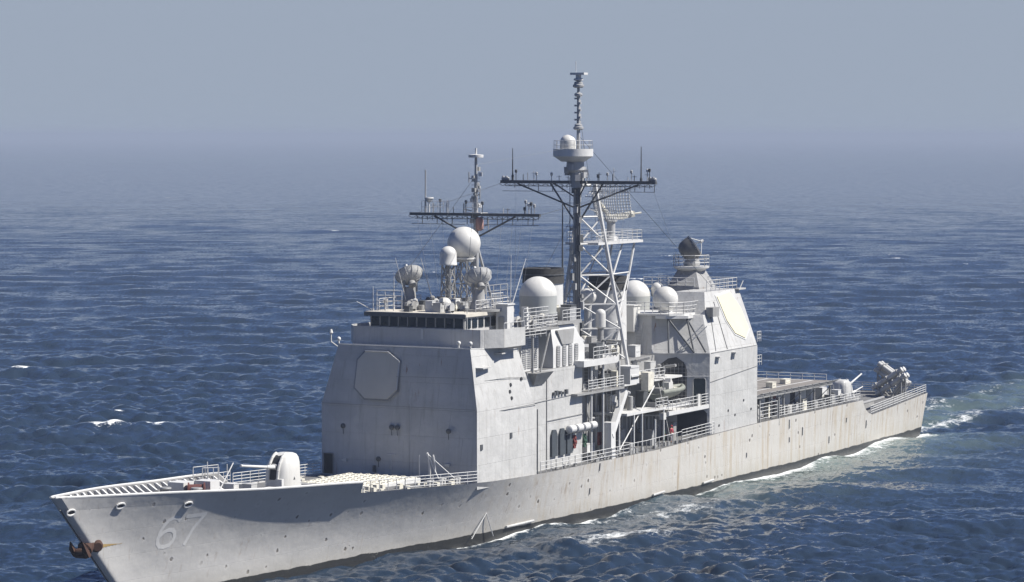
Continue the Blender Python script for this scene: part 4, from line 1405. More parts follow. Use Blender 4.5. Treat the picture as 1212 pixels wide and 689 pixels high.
# chamfered front: arched boat bay, doors, ladders, dark lower passage
fx = Vector((104.0 - 101.1, -8.2 + 2.8, 0)).normalized()
fy = Vector((fx.y, -fx.x, 0)).normalized()
def cf(t, z, off=0.0):
    return Vector((101.1, -2.8, z)) + fx * (t - .50) + fy * off
def facet_slab(pts, t, name, mat, off=-.02):
    m = MB(); m.slab([cf(a, z, off) for a, z in pts], fy, t); return m.build(name, mat, adh, 0)
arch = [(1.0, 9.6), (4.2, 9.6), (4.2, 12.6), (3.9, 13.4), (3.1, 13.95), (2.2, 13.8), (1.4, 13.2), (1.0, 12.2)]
facet_slab(arch, .06, 'boat_bay', plain('bay_shade_panel', (.035, .035, .035), .7))  # flat dark panel paints the shade inside the arched recess
m = MB()
for k in range(8): m.tube(cf(1.3 + k * .4, 9.7, .05), cf(1.3 + k * .4, 13.3, .05), .02, 4)
for k in range(9): m.tube(cf(1.1, 9.9 + k * .4, .06), cf(4.1, 9.9 + k * .4, .06), .02, 4)
m.build('bay_mesh', GREYD, adh, 0)
door = [(4.85, 9.0), (6.2, 9.0), (6.2, 11.55), (6.05, 11.75), (5.0, 11.75), (4.85, 11.55)]
facet_slab(door, .05, 'door', plain('dark_green_door', (.022, .035, .036), .5))
m = MB(); P = [cf(a, z, .06) for a, z in door]; m.path(P + [P[0]], .05, 4); m.build('door_frame', GREY, adh, 0)
facet_slab([(3.2, 5.8), (6.35, 5.8), (6.35, 8.0), (6.0, 8.35), (3.2, 8.35)], .05, 'passage_shade_panel', HOLE)  # flat dark panel in place of the shaded passage behind
m = MB()
for z in (14.35, 11.9): m.tube(cf(.1, z, .04), cf(6.6, z, .04), .045, 4)
m.tube(cf(3.4, 14.4, .05), cf(6.3, 17.2, .05), .06, 4); m.tube(cf(3.0, 14.4, .05), cf(5.9, 17.4, .05), .06, 4)
for k in range(9): m.tube(cf(3.0 + k * .32, 14.5 + k * .31, .08), cf(3.4 + k * .32, 14.5 + k * .31, .08), .03, 4)
m.build('inclined_ladder', LIGHT, adh, 0)
# dark shaded starboard part of the front, with its ladder
m = MB()
for k in range(10): m.tube((101.0, -1.6, 14.3 + k * .3), (101.0, -.9, 14.3 + k * .3), .035, 4)
m.tube((101.0, -1.6, 14.2), (101.0, -1.6, 17.3), .04, 4); m.tube((101.0, -.9, 14.2), (101.0, -.9, 17.3), .04, 4)
m.build('ladder', MASTG, adh, 0)
# platform carrying the ball radome, on struts
m = MB(); m.prism([(101.6, -1.0), (101.6, -4.6), (103.2, -5.6), (107, -5.6), (107, 5.4), (101.6, 5.4)], 18.3, 18.5); m.prism([(101.5, -4.2), (103.3, -6.0), (104.8, -6.0), (104.8, -3), (101.5, -3)], 18.0, 18.3)
pl = m.build('radome_platform', LIGHT, ship, 0)
m = MB()
for a, b in (((101.9, -4.3, 18.0), (100.4, -5.1, 14.5)), ((103.6, -5.7, 18.0), (102.4, -7.1, 14.5)), ((101.9, -4.3, 18.0), (102.4, -7.1, 14.5)), ((103.6, -5.7, 18.0), (103.4, -8.0, 14.5))):
    m.tube(a, b, .10, 6)
m.each('platform_strut', DARKM, pl, 0)
rail('platform_rail', [(101.7, 4, 18.5), (101.7, -4.5, 18.5), (103.2, -5.5, 18.5), (107, -5.5, 18.5)], pl, 1.2, 3, .9)
m = MB(); m.box(100.6, 102.2, -.9, 1.3, 16.6, 19.3); m.box(100.5, 102.3, -1.0, 1.4, 19.3, 19.4); m.build('white_cabinet', WHITE, ship, 0)
rail('roof_rail', [(108.2, -5.9, 20.6), (116.2, -5.9, 20.6), (116.2, 3.6, 20.6)], adh, 1.2, 3, 1.2, .036)
m = MB(); m.box(112.6, 116.4, 1.0, 3.8, 20.45, 20.58); m.build('roof_platform', GREYD, adh, 0)
rail('roof_rail', [(112.7, 3.7, 20.6), (112.7, -2.4, 20.6)], adh, 1.2, 3, 1.1)
m = MB(); m.box(115.4, 117.3, -6.5, -5.9, 20.5, 20.66); m.tube((116.5, -6, 20.3), (117.7, -6, 21.4), .05, 4); m.build('roof_bracket', GREY, adh, 0)
rail('rear_rail', [(116.8, -8.1, 12.2), (118.0, -8.1, 12.2)], adh, 1.1, 3, .6)
rail('rear_rail', [(116.8, -8.1, 14.8), (117.8, -8.1, 14.8)], adh, 1.1, 3, .6)
# tower with its guidance dish
m = MB()
def sq(x, y, z, a, b): return [(x - a, y - b, z), (x + a, y - b, z), (x + a, y + b, z), (x - a, y + b, z)]
m.rings([sq(114.6, -1.2, 18.3, 2.5, 2.2), sq(114.8, -1.1, 20.8, 2.2, 1.9), sq(115.4, -.8, 22.6, 1.2, 1.1)])
tw = m.build('director_tower', GREYD, ship, 15)
m = MB(); m.lathe((115.4, -.8, 22.3), [(1.0, 0), (1.95, .5), (2.0, .7)], 20); m.build('tower_platform', LIGHT, tw)
rail('tower_rail', [(115.4 + 1.95 * math.cos(a), -.8 + 1.95 * math.sin(a), 23.0) for a in np.linspace(0, 2 * math.pi, 11)], tw, 1.2, 3, 1.3, .035)
m = MB(); m.lathe((114.6, -1.6, 20.7), [(.18, 0), (.18, .15)], 8, (-1, -.6, .4)); m.tube((113.9, -1.9, 20.2), (113.2, -1.9, 20.2), .05); m.build('tower_lamp', WHITE, tw)
illuminator((115.6, -.8, 25.0), (.42, -.62, .50), 22.95)
m = MB()
m.lathe(Vector((115.6, -.8, 25.0)) - Vector((.42, -.62, .50)) * .1, [(0.5, -1.3), (.92, -1.15), (1.16, -.8), (1.27, -.2), (1.28, .4), (1.2, .45)], 24, (.42, -.62, .50)); m.build('director_shroud', plain('director_shade_dark', (.10, .10, .10), .6), tw)  # shade on the back of the drum is put into its dark colour

#@@PART4

# ------------------------------------------------------------------ gun turrets
def turret(x, y, z, sgn, elev, label, coat):
    """sgn -1: trained forward, +1: trained aft"""
    def ring(zz, hl, hw, off):
        out = []
        for i in range(32):
            a = 2 * math.pi * i / 32
            cx, cy = math.cos(a), math.sin(a)
            e = .62
            out.append((x + sgn * (hl * math.copysign(abs(cx) ** e, cx)) - sgn * off, y + hw * math.copysign(abs(cy) ** e, cy), z + zz))
        return out
    LV = [(0.12, 1.55, 1.18, 0), (1.0, 1.56, 1.20, 0), (1.8, 1.50, 1.19, .05), (2.4, 1.36, 1.14, .16), (2.85, 1.15, 1.02, .28), (3.1, .9, .85, .36), (3.22, .6, .6, .40), (3.25, .25, .25, .40)]
    m = MB(); m.rings([ring(*l) for l in LV])
    t = m.build('gun_turret', coat, ship, 50, label)
    m = MB(); m.lathe((x, y, z - .1), [(1.6, 0), (1.6, .16), (1.35, .22)], 28); m.build('turret_ring', GREYD, t)
    m = MB()          # dark slot for the barrel, following the curved front
    L, Rr = [], []
    for zz, hl, hw, off in [(1.05, 1.56, 0, 0), (1.5, 1.53, 0, .02), (1.9, 1.48, 0, .06), (2.4, 1.36, 0, .16), (2.85, 1.15, 0, .28), (3.08, .9, 0, .36)]:
        xx = x + sgn * (hl + .02) - sgn * off
        L.append((xx, y - .34, z + zz)); Rr.append((xx, y + .34, z + zz))
    m.rings([L, Rr], cap=False, closed=False)
    m.build('gun_slot', HOLE, t, 0)
    m = MB()          # raised cheeks each side of the slot
    for sg in (-1, 1):
        P = [Vector((x + sgn * (hl + .06) - sgn * off, y + sg * .48, z + zz)) for zz, hl, hw, off in LV[1:7]]
        m.cut(); m.path(P, .13, 8)
    m.each('turret_cheek', WHITE, t)
    m = MB(); m.box(min(x + sgn * 1.4, x + sgn * 1.75), max(x + sgn * 1.4, x + sgn * 1.75), y - 1.0, y - .35, z + .5, z + 1.15); m.build('sight_box', LIGHT, t, 0)
    d = Vector((sgn * math.cos(R(elev)), 0, math.sin(R(elev))))
    p = Vector((x + sgn * .9, y, z + 2.05))
    m = MB(); m.tube(p, p + d * 1.7, .20, 14, .17); m.tube(p + d * 1.7, p + d * 5.6, .125, 14, .095); m.tube(p + d * 5.5, p + d * 5.75, .115, 14)
    m.build('gun_barrel', LIGHT, t)
    m = MB(); m.tube(p + d * .3 - Vector((0, .25, 0)), p + d * .3 + Vector((0, .25, 0)), .3, 14); m.build('trunnion', GREY, t)
    m = MB(); m.slab([(x - .2, y - 1.2, z + 1.0), (x + .1, y - 1.2, z + 1.0), (x - .05, y - 1.2, z + 1.25)], (0, -1, 0), .02); m.build('hatch_mark', DARKM, t, 0)
    return t
turret(32.9, 0.0, 6.78, -1, 7, 'white five inch gun trained over the bow', WHITE)
turret(161.5, -0.2, 3.95, 1, 14, 'pale gun on the low stern deck pointing aft', GREY)
m = MB(); m.tube((161.9, -1.5, 5.6), (164.6, -1.7, 6.1), .09, 8, .07); m.tube((161.7, -1.5, 5.5), (162.4, -1.55, 5.7), .16, 8); m.tube((161.8, -1.5, 4.2), (161.8, -1.5, 5.6), .14, 8); m.build('light_gun', LIGHT, ship)

# ------------------------------------------------------------------ missile hatches forward of the deckhouse
m = MB(); m.box(41.2, 50.0, -3.9, 3.9, 6.0, 6.34); vls = m.build('missile_deck', LIGHT, ship, 0)
cell_proto = MB()
cell_proto.rings([[(-.49, -.44, 0), (.49, -.44, 0), (.49, .44, 0), (-.49, .44, 0)], [(-.49, -.44, .05), (.49, -.44, .05), (.49, .44, .05), (-.49, .44, .05)],
                  [(-.42, -.37, .09), (.42, -.37, .09), (.42, .37, .09), (-.42, .37, .09)]])
cell_proto.tube((-.3, .1, .10), (.3, .1, .10), .035, 5); cell_proto.box(.32, .44, -.2, .2, .05, .15); cell_proto.tube((-.2, -.2, .05), (-.2, -.2, .16), .07, 6)
first = None
for i in range(8):
    for j in range(8):
        px, py = 42.0 + i * 1.03, -3.25 + j * .93
        if first is None:
            first = cell_proto.build('missile_hatch', CANVAS, vls, 0)
            h = first
        else:
            h = first.copy(); COL.objects.link(h); h.parent = vls
        h.location = (px, py, 6.34)

# ------------------------------------------------------------------ foredeck fittings
def capstan(x, y, z):
    m = MB(); m.lathe((x, y, z), [(.55, 0), (.55, .12), (.34, .3), (.34, .75), (.5, .95), (.45, 1.05)], 20); return m.build('capstan', GREYD, ship)
capstan(16.5, 0.9, zedge(16.5)); capstan(18.2, -1.0, zedge(18.2))
zz = zedge(23) - .02
m = MB(); m.box(21.6, 23.2, 2.6, 4.2, zz, zz + 1.2); m.box(23.2, 24.6, 1.0, 2.6, zz, zz + 1.25); wn_ = m.build('winch', LIGHT, ship, 0)
m = MB(); m.lathe((21.8, 2.3, zz + .62), [(.62, 0), (.62, .1), (.46, .12), (.46, 1.3), (.62, 1.32), (.62, 1.42)], 20, (0.5, -.86, 0)); m.build('hose_reel', plain('dull_red_hose', (.11, .035, .03), .8), wn_)
for x, y in ((8, .8), (8.4, -.9), (12.5, 1.9), (13, -2.0), (19.5, 3.6), (20, -3.8), (27.5, 5.0), (26.5, -5.2)):
    m = MB(); z = zedge(x) - .03
    for k in (-.3, .3): m.lathe((x + k, y, z), [(.16, 0), (.16, .5), (.22, .52), (.22, .62)], 12)
    m.box(x - .6, x + .6, y - .2, y + .2, z, z + .08)
    m.build('mooring_bitts', GREYD, ship)
for x, y, a, b, h in ((28.2, 2.2, .8, 1.0, .75), (28.6, .6, .9, .9, .8), (29.6, -1.2, .7, 1.4, .5), (26.4, 3.4, 1.4, .9, .55), (30.4, 2.6, .8, .8, .6), (36.5, 1.5, 1.0, 1.6, .5), (38.3, -2.6, 1.2, 1.2, .45), (39.2, 3.2, 1.0, 1.6, .5)):
    locker(ship, x, y, zedge(x) - .02, a, b, h, random.choice([LIGHT, GREY, WHITE]), 'deck_locker')
m = MB()       # anchor chains
for y0 in (.7, -.7):
    for k in range(26):
        x = 4.5 + k * .45
        m.obox((x, y0 * min(1, k / 8) + .02 * (k % 2), zedge(x) + .06), (1, 0, .05), (0, 1, 0), (0, 0, 1), .24, .10 if k % 2 else .04, .04 if k % 2 else .10)
m.build('anchor_chain', RUST, ship, 0)
for p0, p1 in (((29.4, 4.2, 6.9), (32.0, 4.5, 9.0)), ((28.6, 4.9, 7.0), (28.6, 4.9, 9.4)), ((30.9, 4.4, 6.9), (30.9, 4.4, 9.0))):
    m = MB(); m.tube(p0, p1, .05, 5); m.build('awning_stay', RAILM, ship, 0)
rail('deck_ladder_rail', [(27.4, 4.6, 7.0), (28.4, 3.6, 7.0)], ship, 2.0, 4, .5)
rail('bulwark_end_rail', [(32.6, 7.3, 6.7), (36.2, 7.6, 6.6)], ship, 1.1, 3, 1.2)
m = MB()       # curved stores davit by the port corner of the deckhouse
arc = [(51.0, -4.3 + .9 * (1 - math.cos(R(a))) * .35, 6.2 + 2.3 * math.sin(R(a))) for a in range(0, 91, 15)]
m.path(arc, .11, 6); m.path([(51.05, p[1] - .55, p[2] - .05) for p in arc[1:-1]], .09, 5)
m.tube(arc[-1], (51.0, -5.2, 6.2), .07, 5); m.tube(arc[-2], (51.2, -6.8, 6.3), .045, 5); m.tube((51.0, -3.2, 8.3), (51, -3.2, 6.2), .06, 5)
m.build('stores_davit', LIGHT, ship, 0)
for k, (x, y) in enumerate(((49.6, -6.4), (51.4, -6.9), (47.0, -6.6))):
    m = MB(); z = zedge(x)
    m.lathe((x - .22, y, z), [(.15, 0), (.15, .42), (.21, .45), (.21, .55)], 12); m.lathe((x + .3, y, z), [(.15, 0), (.15, .42), (.21, .45), (.21, .55)], 12)
    m.build('mooring_bitts', WHITE, ship)
m = MB()
for k in range(30):
    x = random.uniform(33.8, 52)
    y = random.uniform(4.3, half(x, zedge(x)) - .7) * random.choice([-1, -1, 1])
    z = zedge(x)
    m.box(x - .25, x + .25, y - .2, y + .2, z - .05, z + random.uniform(.1, .45))
m.each('deck_vent', CANVAS, ship, 0)

# ------------------------------------------------------------------ flight deck and the low stern
FD = [(116.7, -7.8), (139.6, -7.8), (140.2, -7.0), (140.2, 7.0), (139.6, 7.8), (116.7, 7.8)]
m = MB(); m.prism(FD, 8.42, 8.85); fd = m.build('flight_deck', GREYD, ship, 0)
m = MB(); m.prism([(116.9, -7.6), (139.5, -7.6), (139.9, -6.9), (139.9, 6.9), (139.5, 7.6), (116.9, 7.6)], 8.86, 8.885); m.build('deck_surface', FDECK, fd, 0)
m = MB()
for a, b in (((118, -5.5), (139, -5.5)), ((139, -5.5), (139, 5.5)), ((120, 0), (139, 0))):
    d = Vector((b[0] - a[0], b[1] - a[1], 0)).normalized(); n = Vector((-d.y, d.x, 0)) * .15
    m.slab([(a[0] + n.x, a[1] + n.y, 8.889), (b[0] + n.x, b[1] + n.y, 8.889), (b[0] - n.x, b[1] - n.y, 8.889), (a[0] - n.x, a[1] - n.y, 8.889)], (0, 0, 1), .004)
m.each('deck_marking', WHITE, fd, 0)
for k in range(11):        # folded safety net frames along the port and rear edge
    x = 117.4 + k * 2.05
    m = MB(); P = [(x, -7.85, 8.75), (x, -8.5, 9.05), (x + 1.8, -8.5, 9.05), (x + 1.8, -7.85, 8.75), (x, -7.85, 8.75)]
    m.path(P, .05, 4)
    for j in range(1, 5): m.tube((x + j * .36, -7.85, 8.75), (x + j * .36, -8.5, 9.05), .02, 3)
    m.build('safety_net', GREYD, fd, 0)
rail('flight_deck_rail', [(140.1, 6.8, 8.85), (140.1, -6.8, 8.85)], fd, .7, 2, 1.6, .035)
m = MB(); m.box(118.5, 138.6, -5.9, 5.9, 5.5, 8.42); hg = m.build('hangar_side', LIGHT, ship, 0)
for x, w, h0, h1, mt in ((121.0, 1.5, 6.0, 8.1, HOLE), (124.2, 1.0, 6.1, 8.0, HOLE), (131.4, 1.3, 6.0, 8.0, HOLE), (136.2, 1.2, 6.2, 8.0, GREYD)):
    m = MB(); m.box(x, x + w, -5.96, -5.88, h0, h1); m.build('door', mt, hg, 0)
for x, z in ((126.6, 7.9), (127.6, 7.6), (127.6, 6.9), (127.6, 6.2), (126.4, 7.2)):
    m = MB(); m.lathe((x, -5.92, z), [(.26, 0), (.26, .15)], 10, (0, -1, 0)); m.build('hose_station', REDP, hg)
m = MB()
for x in (117.2, 121.9, 125.4, 130.2, 134.4, 139.2): m.tube((x, -7.6, 5.9), (x, -7.6, 8.5), .12, 6); m.tube((x, -7.7, 8.3), (x, -6, 6.6), .06, 4)
m.each('deck_post', GREYD, ship, 0)
for a, b, h in ((116.9, 121.8, 2.0), (122.3, 131, 1.15), (131, 140.3, 1.15), (140.3, 147.6, 1.15)):
    rail('deck_rail', [(s_, -(half(s_, zedge(s_)) - .1), zedge(s_)) for s_ in np.linspace(a, b, 4)], ship, h, 4 if h < 1.5 else 5, 1.2)
m = MB(); m.tube((117.0, -8.35, 8.3), (117.0, -8.35, 4.9), .09, 6); m.tube((122.1, -8.4, 8.3), (122.1, -8.4, 5.2), .12, 6); m.each('drain_pipe', GREYD, ship)
for (x, y, z, a, b, h, mt) in ((141.5, -5.4, 5.95, 1.4, 1.2, 1.9, LIGHT), (143.6, -4.8, 5.95, 1.6, 1.2, 1.5, GREYD), (145.6, -5.8, 5.95, .9, .9, 1.3, LIGHT), (119.4, -6.8, 5.9, 1.0, .7, 1.2, LIGHT), (123, -6.7, 5.9, .8, .6, 1.5, CANVAS),
                               (129, -6.6, 5.9, 1.2, .6, .9, GREY), (133.4, -6.6, 5.9, 1.3, .6, 1.2, CANVAS), (122, -3, 8.89, 1.6, 1.1, .8, DARKM), (119.6, -5.6, 8.89, 1.3, .9, .9, DARKM), (127, -5.4, 8.89, 1.1, .8, .6, CANVAS), (118.4, -1.4, 8.89, 1, 1, .9, WHITE), (133, -4.6, 8.89, 1.5, .7, .5, CANVAS)):
    locker(ship, x, y, z, a, b, h, mt, 'deck_locker')
m = MB(); m.box(140.6, 147.4, -4.0, 4.0, 5.9, 6.3); va = m.build('missile_deck', LIGHT, ship, 0)
for i in range(6):
    for j in range(8):
        h = first.copy(); COL.objects.link(h); h.parent = va; h.location = (141.2 + i * 1.03, -3.25 + j * .93, 6.3)
SRAIL = [(s_, -(half(s_, zedge(s_)) - .1), zedge(s_) - .03) for s_ in (151.8, 156, 160, 164, 168, 172.4)]
rail('deck_rail', SRAIL[:3], ship, 1.1, 4, 1.2); rail('deck_rail', SRAIL[2:], ship, 1.1, 4, 1.2)
rail('deck_rail', [(172.4, -7.0, 4.9), (172.4, 7.0, 4.9)], ship, 1.1, 4, 1.4)
rail('deck_rail', [(s_, (half(s_, zedge(s_)) - .1), zedge(s_) - .03) for s_ in (152, 158, 165, 172.4)], ship, 1.1, 4, 1.4)
rail('gun_deck_rail', [(150.0, -6.0, 3.9), (156, -5.2, 3.95), (157.5, -4.0, 3.95)], ship, 1.1, 2, .8)
m = MB(); m.box(153.0, 158.5, -5.6, -5.0, 3.9, 5.0); m.box(152.2, 156.5, -4.4, -2.2, 3.9, 5.6); m.tube((150, -7.0, 5.3), (159, -6.6, 5.4), .18, 8); m.build('stern_winch', GREYD, ship, 0)
for x in (149.2, 151, 153.2, 155): whip((x, -4, 5.0), (x, -4, 7.6), ship, .04)

def canister_quad(c, d, label):
    c, d = Vector(c), Vector(d).normalized()
    sx = Vector((1, 0, 0))
    up = sx.cross(d).normalized()
    if up.z < 0: up = -up
    m = MB()
    for k in (-1.6, 0.0, 1.6):
        m.obox(c + d * k, sx, d, up, .86, .05, .80)
    for a in (-1, 1):
        m.tube(c + d * -1.6 + sx * .8 * a - up * .8, Vector((c.x + .7 * a, c.y + d.y * -.6, 4.6)), .12, 6)
        m.tube(c + d * 1.5 + sx * .8 * a - up * .8, Vector((c.x + .7 * a, c.y + d.y * .3, 4.6)), .12, 6)
        m.tube(c + d * 1.5 + sx * .8 * a - up * .8, Vector((c.x + .7 * a, c.y + d.y * 2.0, 4.6)), .10, 6)
    m.box(c.x - 1.1, c.x + 1.1, c.y - 2.0, c.y + 2.0, 4.35, 4.7)
    q = m.build('missile_launcher', GREYD, ship, 0, label)
    for a in (-1, 1):
        for b in (-1, 1):
            o_ = c + sx * .45 * a + up * .42 * b
            m = MB(); m.lathe(o_ - d * 2.35, [(.27, 0), (.33, .05), (.33, .25), (.29, .28), (.29, 4.4), (.33, 4.43), (.33, 4.65), (.25, 4.7)], 16, d)
            m.build('launch_canister', GREY, q)
    return q
canister_quad((168.2, -4.0, 6.6), (0, -.85, .55), 'dark missile canister rack slanting up to port')
canister_quad((171.0, -3.2, 7.0), (0, .85, .55), 'missile canister rack slanting up to starboard')

clutter(fd, 117.5, 139, -7.3, -6.2, 5.95, 16, 41, 1.5)
clutter(fd, 141, 147, -7.0, -4.6, 5.95, 7, 42, 1.6)

# ------------------------------------------------------------------ anchor, boat and crew: things of their own
an = thing('anchor', 'rust brown anchor hanging from the stem of the warship', 'anchor', (3.9, -.15, 5.2))
def L(mb):      # into the frame of the anchor
    mb.v = [(p[0] - 4.2, p[1], p[2] - 5.2) for p in mb.v]
    return mb
m = MB(); m.tube((4.9, -.05, 5.9), (3.7, 0, 4.6), .18, 8, .24); L(m).build('shank', RUST, an)
m = MB(); m.lathe((3.75, -.75, 4.85), [(.28, 0), (.46, .15), (.46, 1.35), (.28, 1.5)], 12, (0, 1, 0)); L(m).build('crown', RUST, an)
for sg in (-1, 1):
    m = MB(); y = .72 * sg
    m.rings([[(3.7, y - .2, 4.5), (4.1, y - .16, 4.7), (4.1, y + .16, 4.7), (3.7, y + .2, 4.5)], [(3.15, y - .26, 5.2), (3.5, y - .2, 5.35), (3.5, y + .2, 5.35), (3.15, y + .26, 5.2)],
             [(2.95, y - .04, 5.95), (3.05, y - .03, 6.0), (3.05, y + .03, 6.0), (2.95, y + .04, 5.95)]])
    L(m).build('fluke', RUST, an)
m = MB(); m.lathe(hull_patch(5.0, 5.35, -.05), [(.55, -.3), (.50, .12), (.34, .3)], 18, (-.55, -.8, -.2)); m.lathe((4.3, 0, 5.3), [(.60, -.4), (.62, .2), (.4, .45)], 16, (-.8, 0, -.5)); m.each('hawse_bolster', RUST, ship)
m = MB()
for i in range(6):
    s_ = 5.6 + i * .35
    m.quad(hull_patch(s_, 5.42 - .03 * i, .02), hull_patch(s_ + .35, 5.40 - .03 * i, .02), hull_patch(s_ + .35, 5.2 + .02 * i, .02), hull_patch(s_, 5.12 + .02 * i, .02))
m.build('rust_stain', OCHRE, hull, 0)

an.scale = (.84, .84, .84)
bo = thing('inflatable_boat', 'grey rigid inflatable boat stowed on the boat deck of the warship', 'boat', (97.0, -6.6, 10.0))
def keel(t):    # t 0 stern..1 bow ; bow points aft-right in the photograph
    return t
m = MB(); rs = []
for t in np.linspace(0, 1, 15):
    w = 1.0 * (1 - max(0, (t - .55) / .45) ** 2.2) + .02
    zk = .05 + .75 * max(0, (t - .5) / .5) ** 2
    x = -3.4 + 6.9 * t
    rs.append([(x, -w, .8), (x, -w * .65, .35 + zk * .5), (x, 0, zk), (x, w * .65, .35 + zk * .5), (x, w, .8), (x, 0, .72)])
m.rings(rs); m.build('boat_hull', RUBBER, bo, 30)
m = MB()
P = []
for t in np.linspace(0, 1, 12):
    w = 1.05 * (1 - max(0, (t - .55) / .45) ** 2.2)
    P.append((-3.6 + 7.1 * t, -w, .95 + .35 * max(0, t - .6)))
P += [(p[0], -p[1], p[2]) for p in P[::-1]]
m.path(P, .26, 10); m.build('tube', RUBBER, bo)
m = MB(); m.box(-.6, .4, -.4, .4, .7, 1.75); m.hexa([(-.2, -.38, 1.75), (.35, -.38, 1.75), (.35, .38, 1.75), (-.2, .38, 1.75), (-.05, -.34, 2.15), (.1, -.34, 2.15), (.1, .34, 2.15), (-.05, .34, 2.15)]); m.build('console', WHITE, bo, 0)
m = MB(); m.box(-2.9, -1.6, -.5, .5, .75, 1.3); m.path([(-2.6, -.7, .9), (-2.6, -.7, 2.3), (-2.6, .7, 2.3), (-2.6, .7, .9)], .05, 6); m.build('engine_cover', GREYD, bo, 0)
m = MB(); m.box(.7, 1.6, -.35, .35, .8, 1.15); m.build('seat', CANVAS, bo, 0)

def person(label, loc, face, top, trouser, hat, arm=0.0):
    r_ = thing('person', label, 'person', loc, 'crew on the port deck')
    r_.rotation_euler = (0, 0, face)
    def skin(name, verts, edges, mat, sub=2):
        me = bpy.data.meshes.new(name)
        me.from_pydata([v[:3] for v in verts], edges, [])
        o = bpy.data.objects.new(name, me); COL.objects.link(o); o.parent = r_
        k = o.modifiers.new('skin', 'SKIN'); k.use_smooth_shade = True
        for i, v in enumerate(verts):
            me.skin_vertices[0].data[i].radius = (v[3], v[4] if len(v) > 4 else v[3])
        me.skin_vertices[0].data[0].use_root = True
        q = o.modifiers.new('sub', 'SUBSURF'); q.levels = q.render_levels = sub
        me.materials.append(mat)
        return o
    hy = .25 * arm
    V = [(0, 0, .92, .15, .11), (0, 0, 1.12, .15, .10), (0, 0, 1.36, .19, .11), (0, 0, 1.48, .06, .06), (.01, 0, 1.55, .065), (.02, 0, 1.64, .10, .085), (.01, 0, 1.73, .075, .07),
         (0, .20, 1.40, .065), (.03, .27, 1.12, .05), (.12 + hy, .24, .92 + hy, .042), (.17 + hy, .23, .84 + hy * 1.2, .045, .025),
         (0, -.20, 1.40, .065), (.02, -.27, 1.12, .05), (.10 + hy, -.25, .92 + hy, .042), (.15 + hy, -.24, .84 + hy * 1.2, .045, .025),
         (0, .10, .86, .095), (.02, .11, .48, .07), (-.02, .12, .09, .05), (.14, .13, .035, .045, .035),
         (0, -.10, .86, .095), (.03, -.11, .48, .07), (0, -.12, .09, .05), (.16, -.13, .035, .045, .035)]
    E = [(0, 1), (1, 2), (2, 3), (3, 4), (4, 5), (5, 6), (2, 7), (7, 8), (8, 9), (9, 10), (2, 11), (11, 12), (12, 13), (13, 14), (0, 15), (15, 16), (16, 17), (17, 18), (0, 19), (19, 20), (20, 21), (21, 22)]
    skin('body', V, E, SKIN)
    g = lambda i, k: tuple(V[i][:3]) + tuple(q * k for q in V[i][3:])
    skin('shirt', [g(0, 1.08), g(1, 1.12), g(2, 1.1), g(7, 1.25), g(8, 1.3), g(9, 1.2), g(11, 1.25), g(12, 1.3), g(13, 1.2)], [(0, 1), (1, 2), (2, 3), (3, 4), (4, 5), (2, 6), (6, 7), (7, 8)], top)
    skin('trousers', [g(0, 1.14), g(15, 1.18), g(16, 1.25), g(17, 1.35), g(19, 1.18), g(20, 1.25), g(21, 1.35)], [(0, 1), (1, 2), (2, 3), (0, 4), (4, 5), (5, 6)], trouser)
    m = MB(); m.dome((.01, 0, 1.665), .118, 0, 16, 6); m.lathe((.04, 0, 1.66), [(.13, 0), (.12, .03)], 14); m.build('cap', hat, r_)
    m = MB()
    m.lathe((.095, 0, 1.62), [(.02, 0), (.006, .05)], 8, (1, 0, -.3))
    for sg in (-1, 1): m.dome((.09, .035 * sg, 1.655), .013, -90, 8, 4); m.dome((.02, .10 * sg, 1.63), .022, -90, 8, 4)
    m.box(.098, .108, -.025, .025, 1.573, 1.582)
    m.build('face', SKIN, r_)
    return r_
zd = zedge(96)
person('person in dark red shirt and pale trousers standing at the port deck rail', (96.4, -7.3, zd), R(-100), CLOTH_RED, CLOTH_PALE, CLOTH_RED)
person('person in dark green overalls beside the one in dark red', (95.2, -7.0, zd), R(-60), CLOTH_GREEN, CLOTH_GREEN, HAIRM)
person('person in navy working clothes near the dark lower passage', (98.1, -6.6, zd), R(-120), CLOTH_BLUE, CLOTH_BLUE, CLOTH_BLUE, .6)

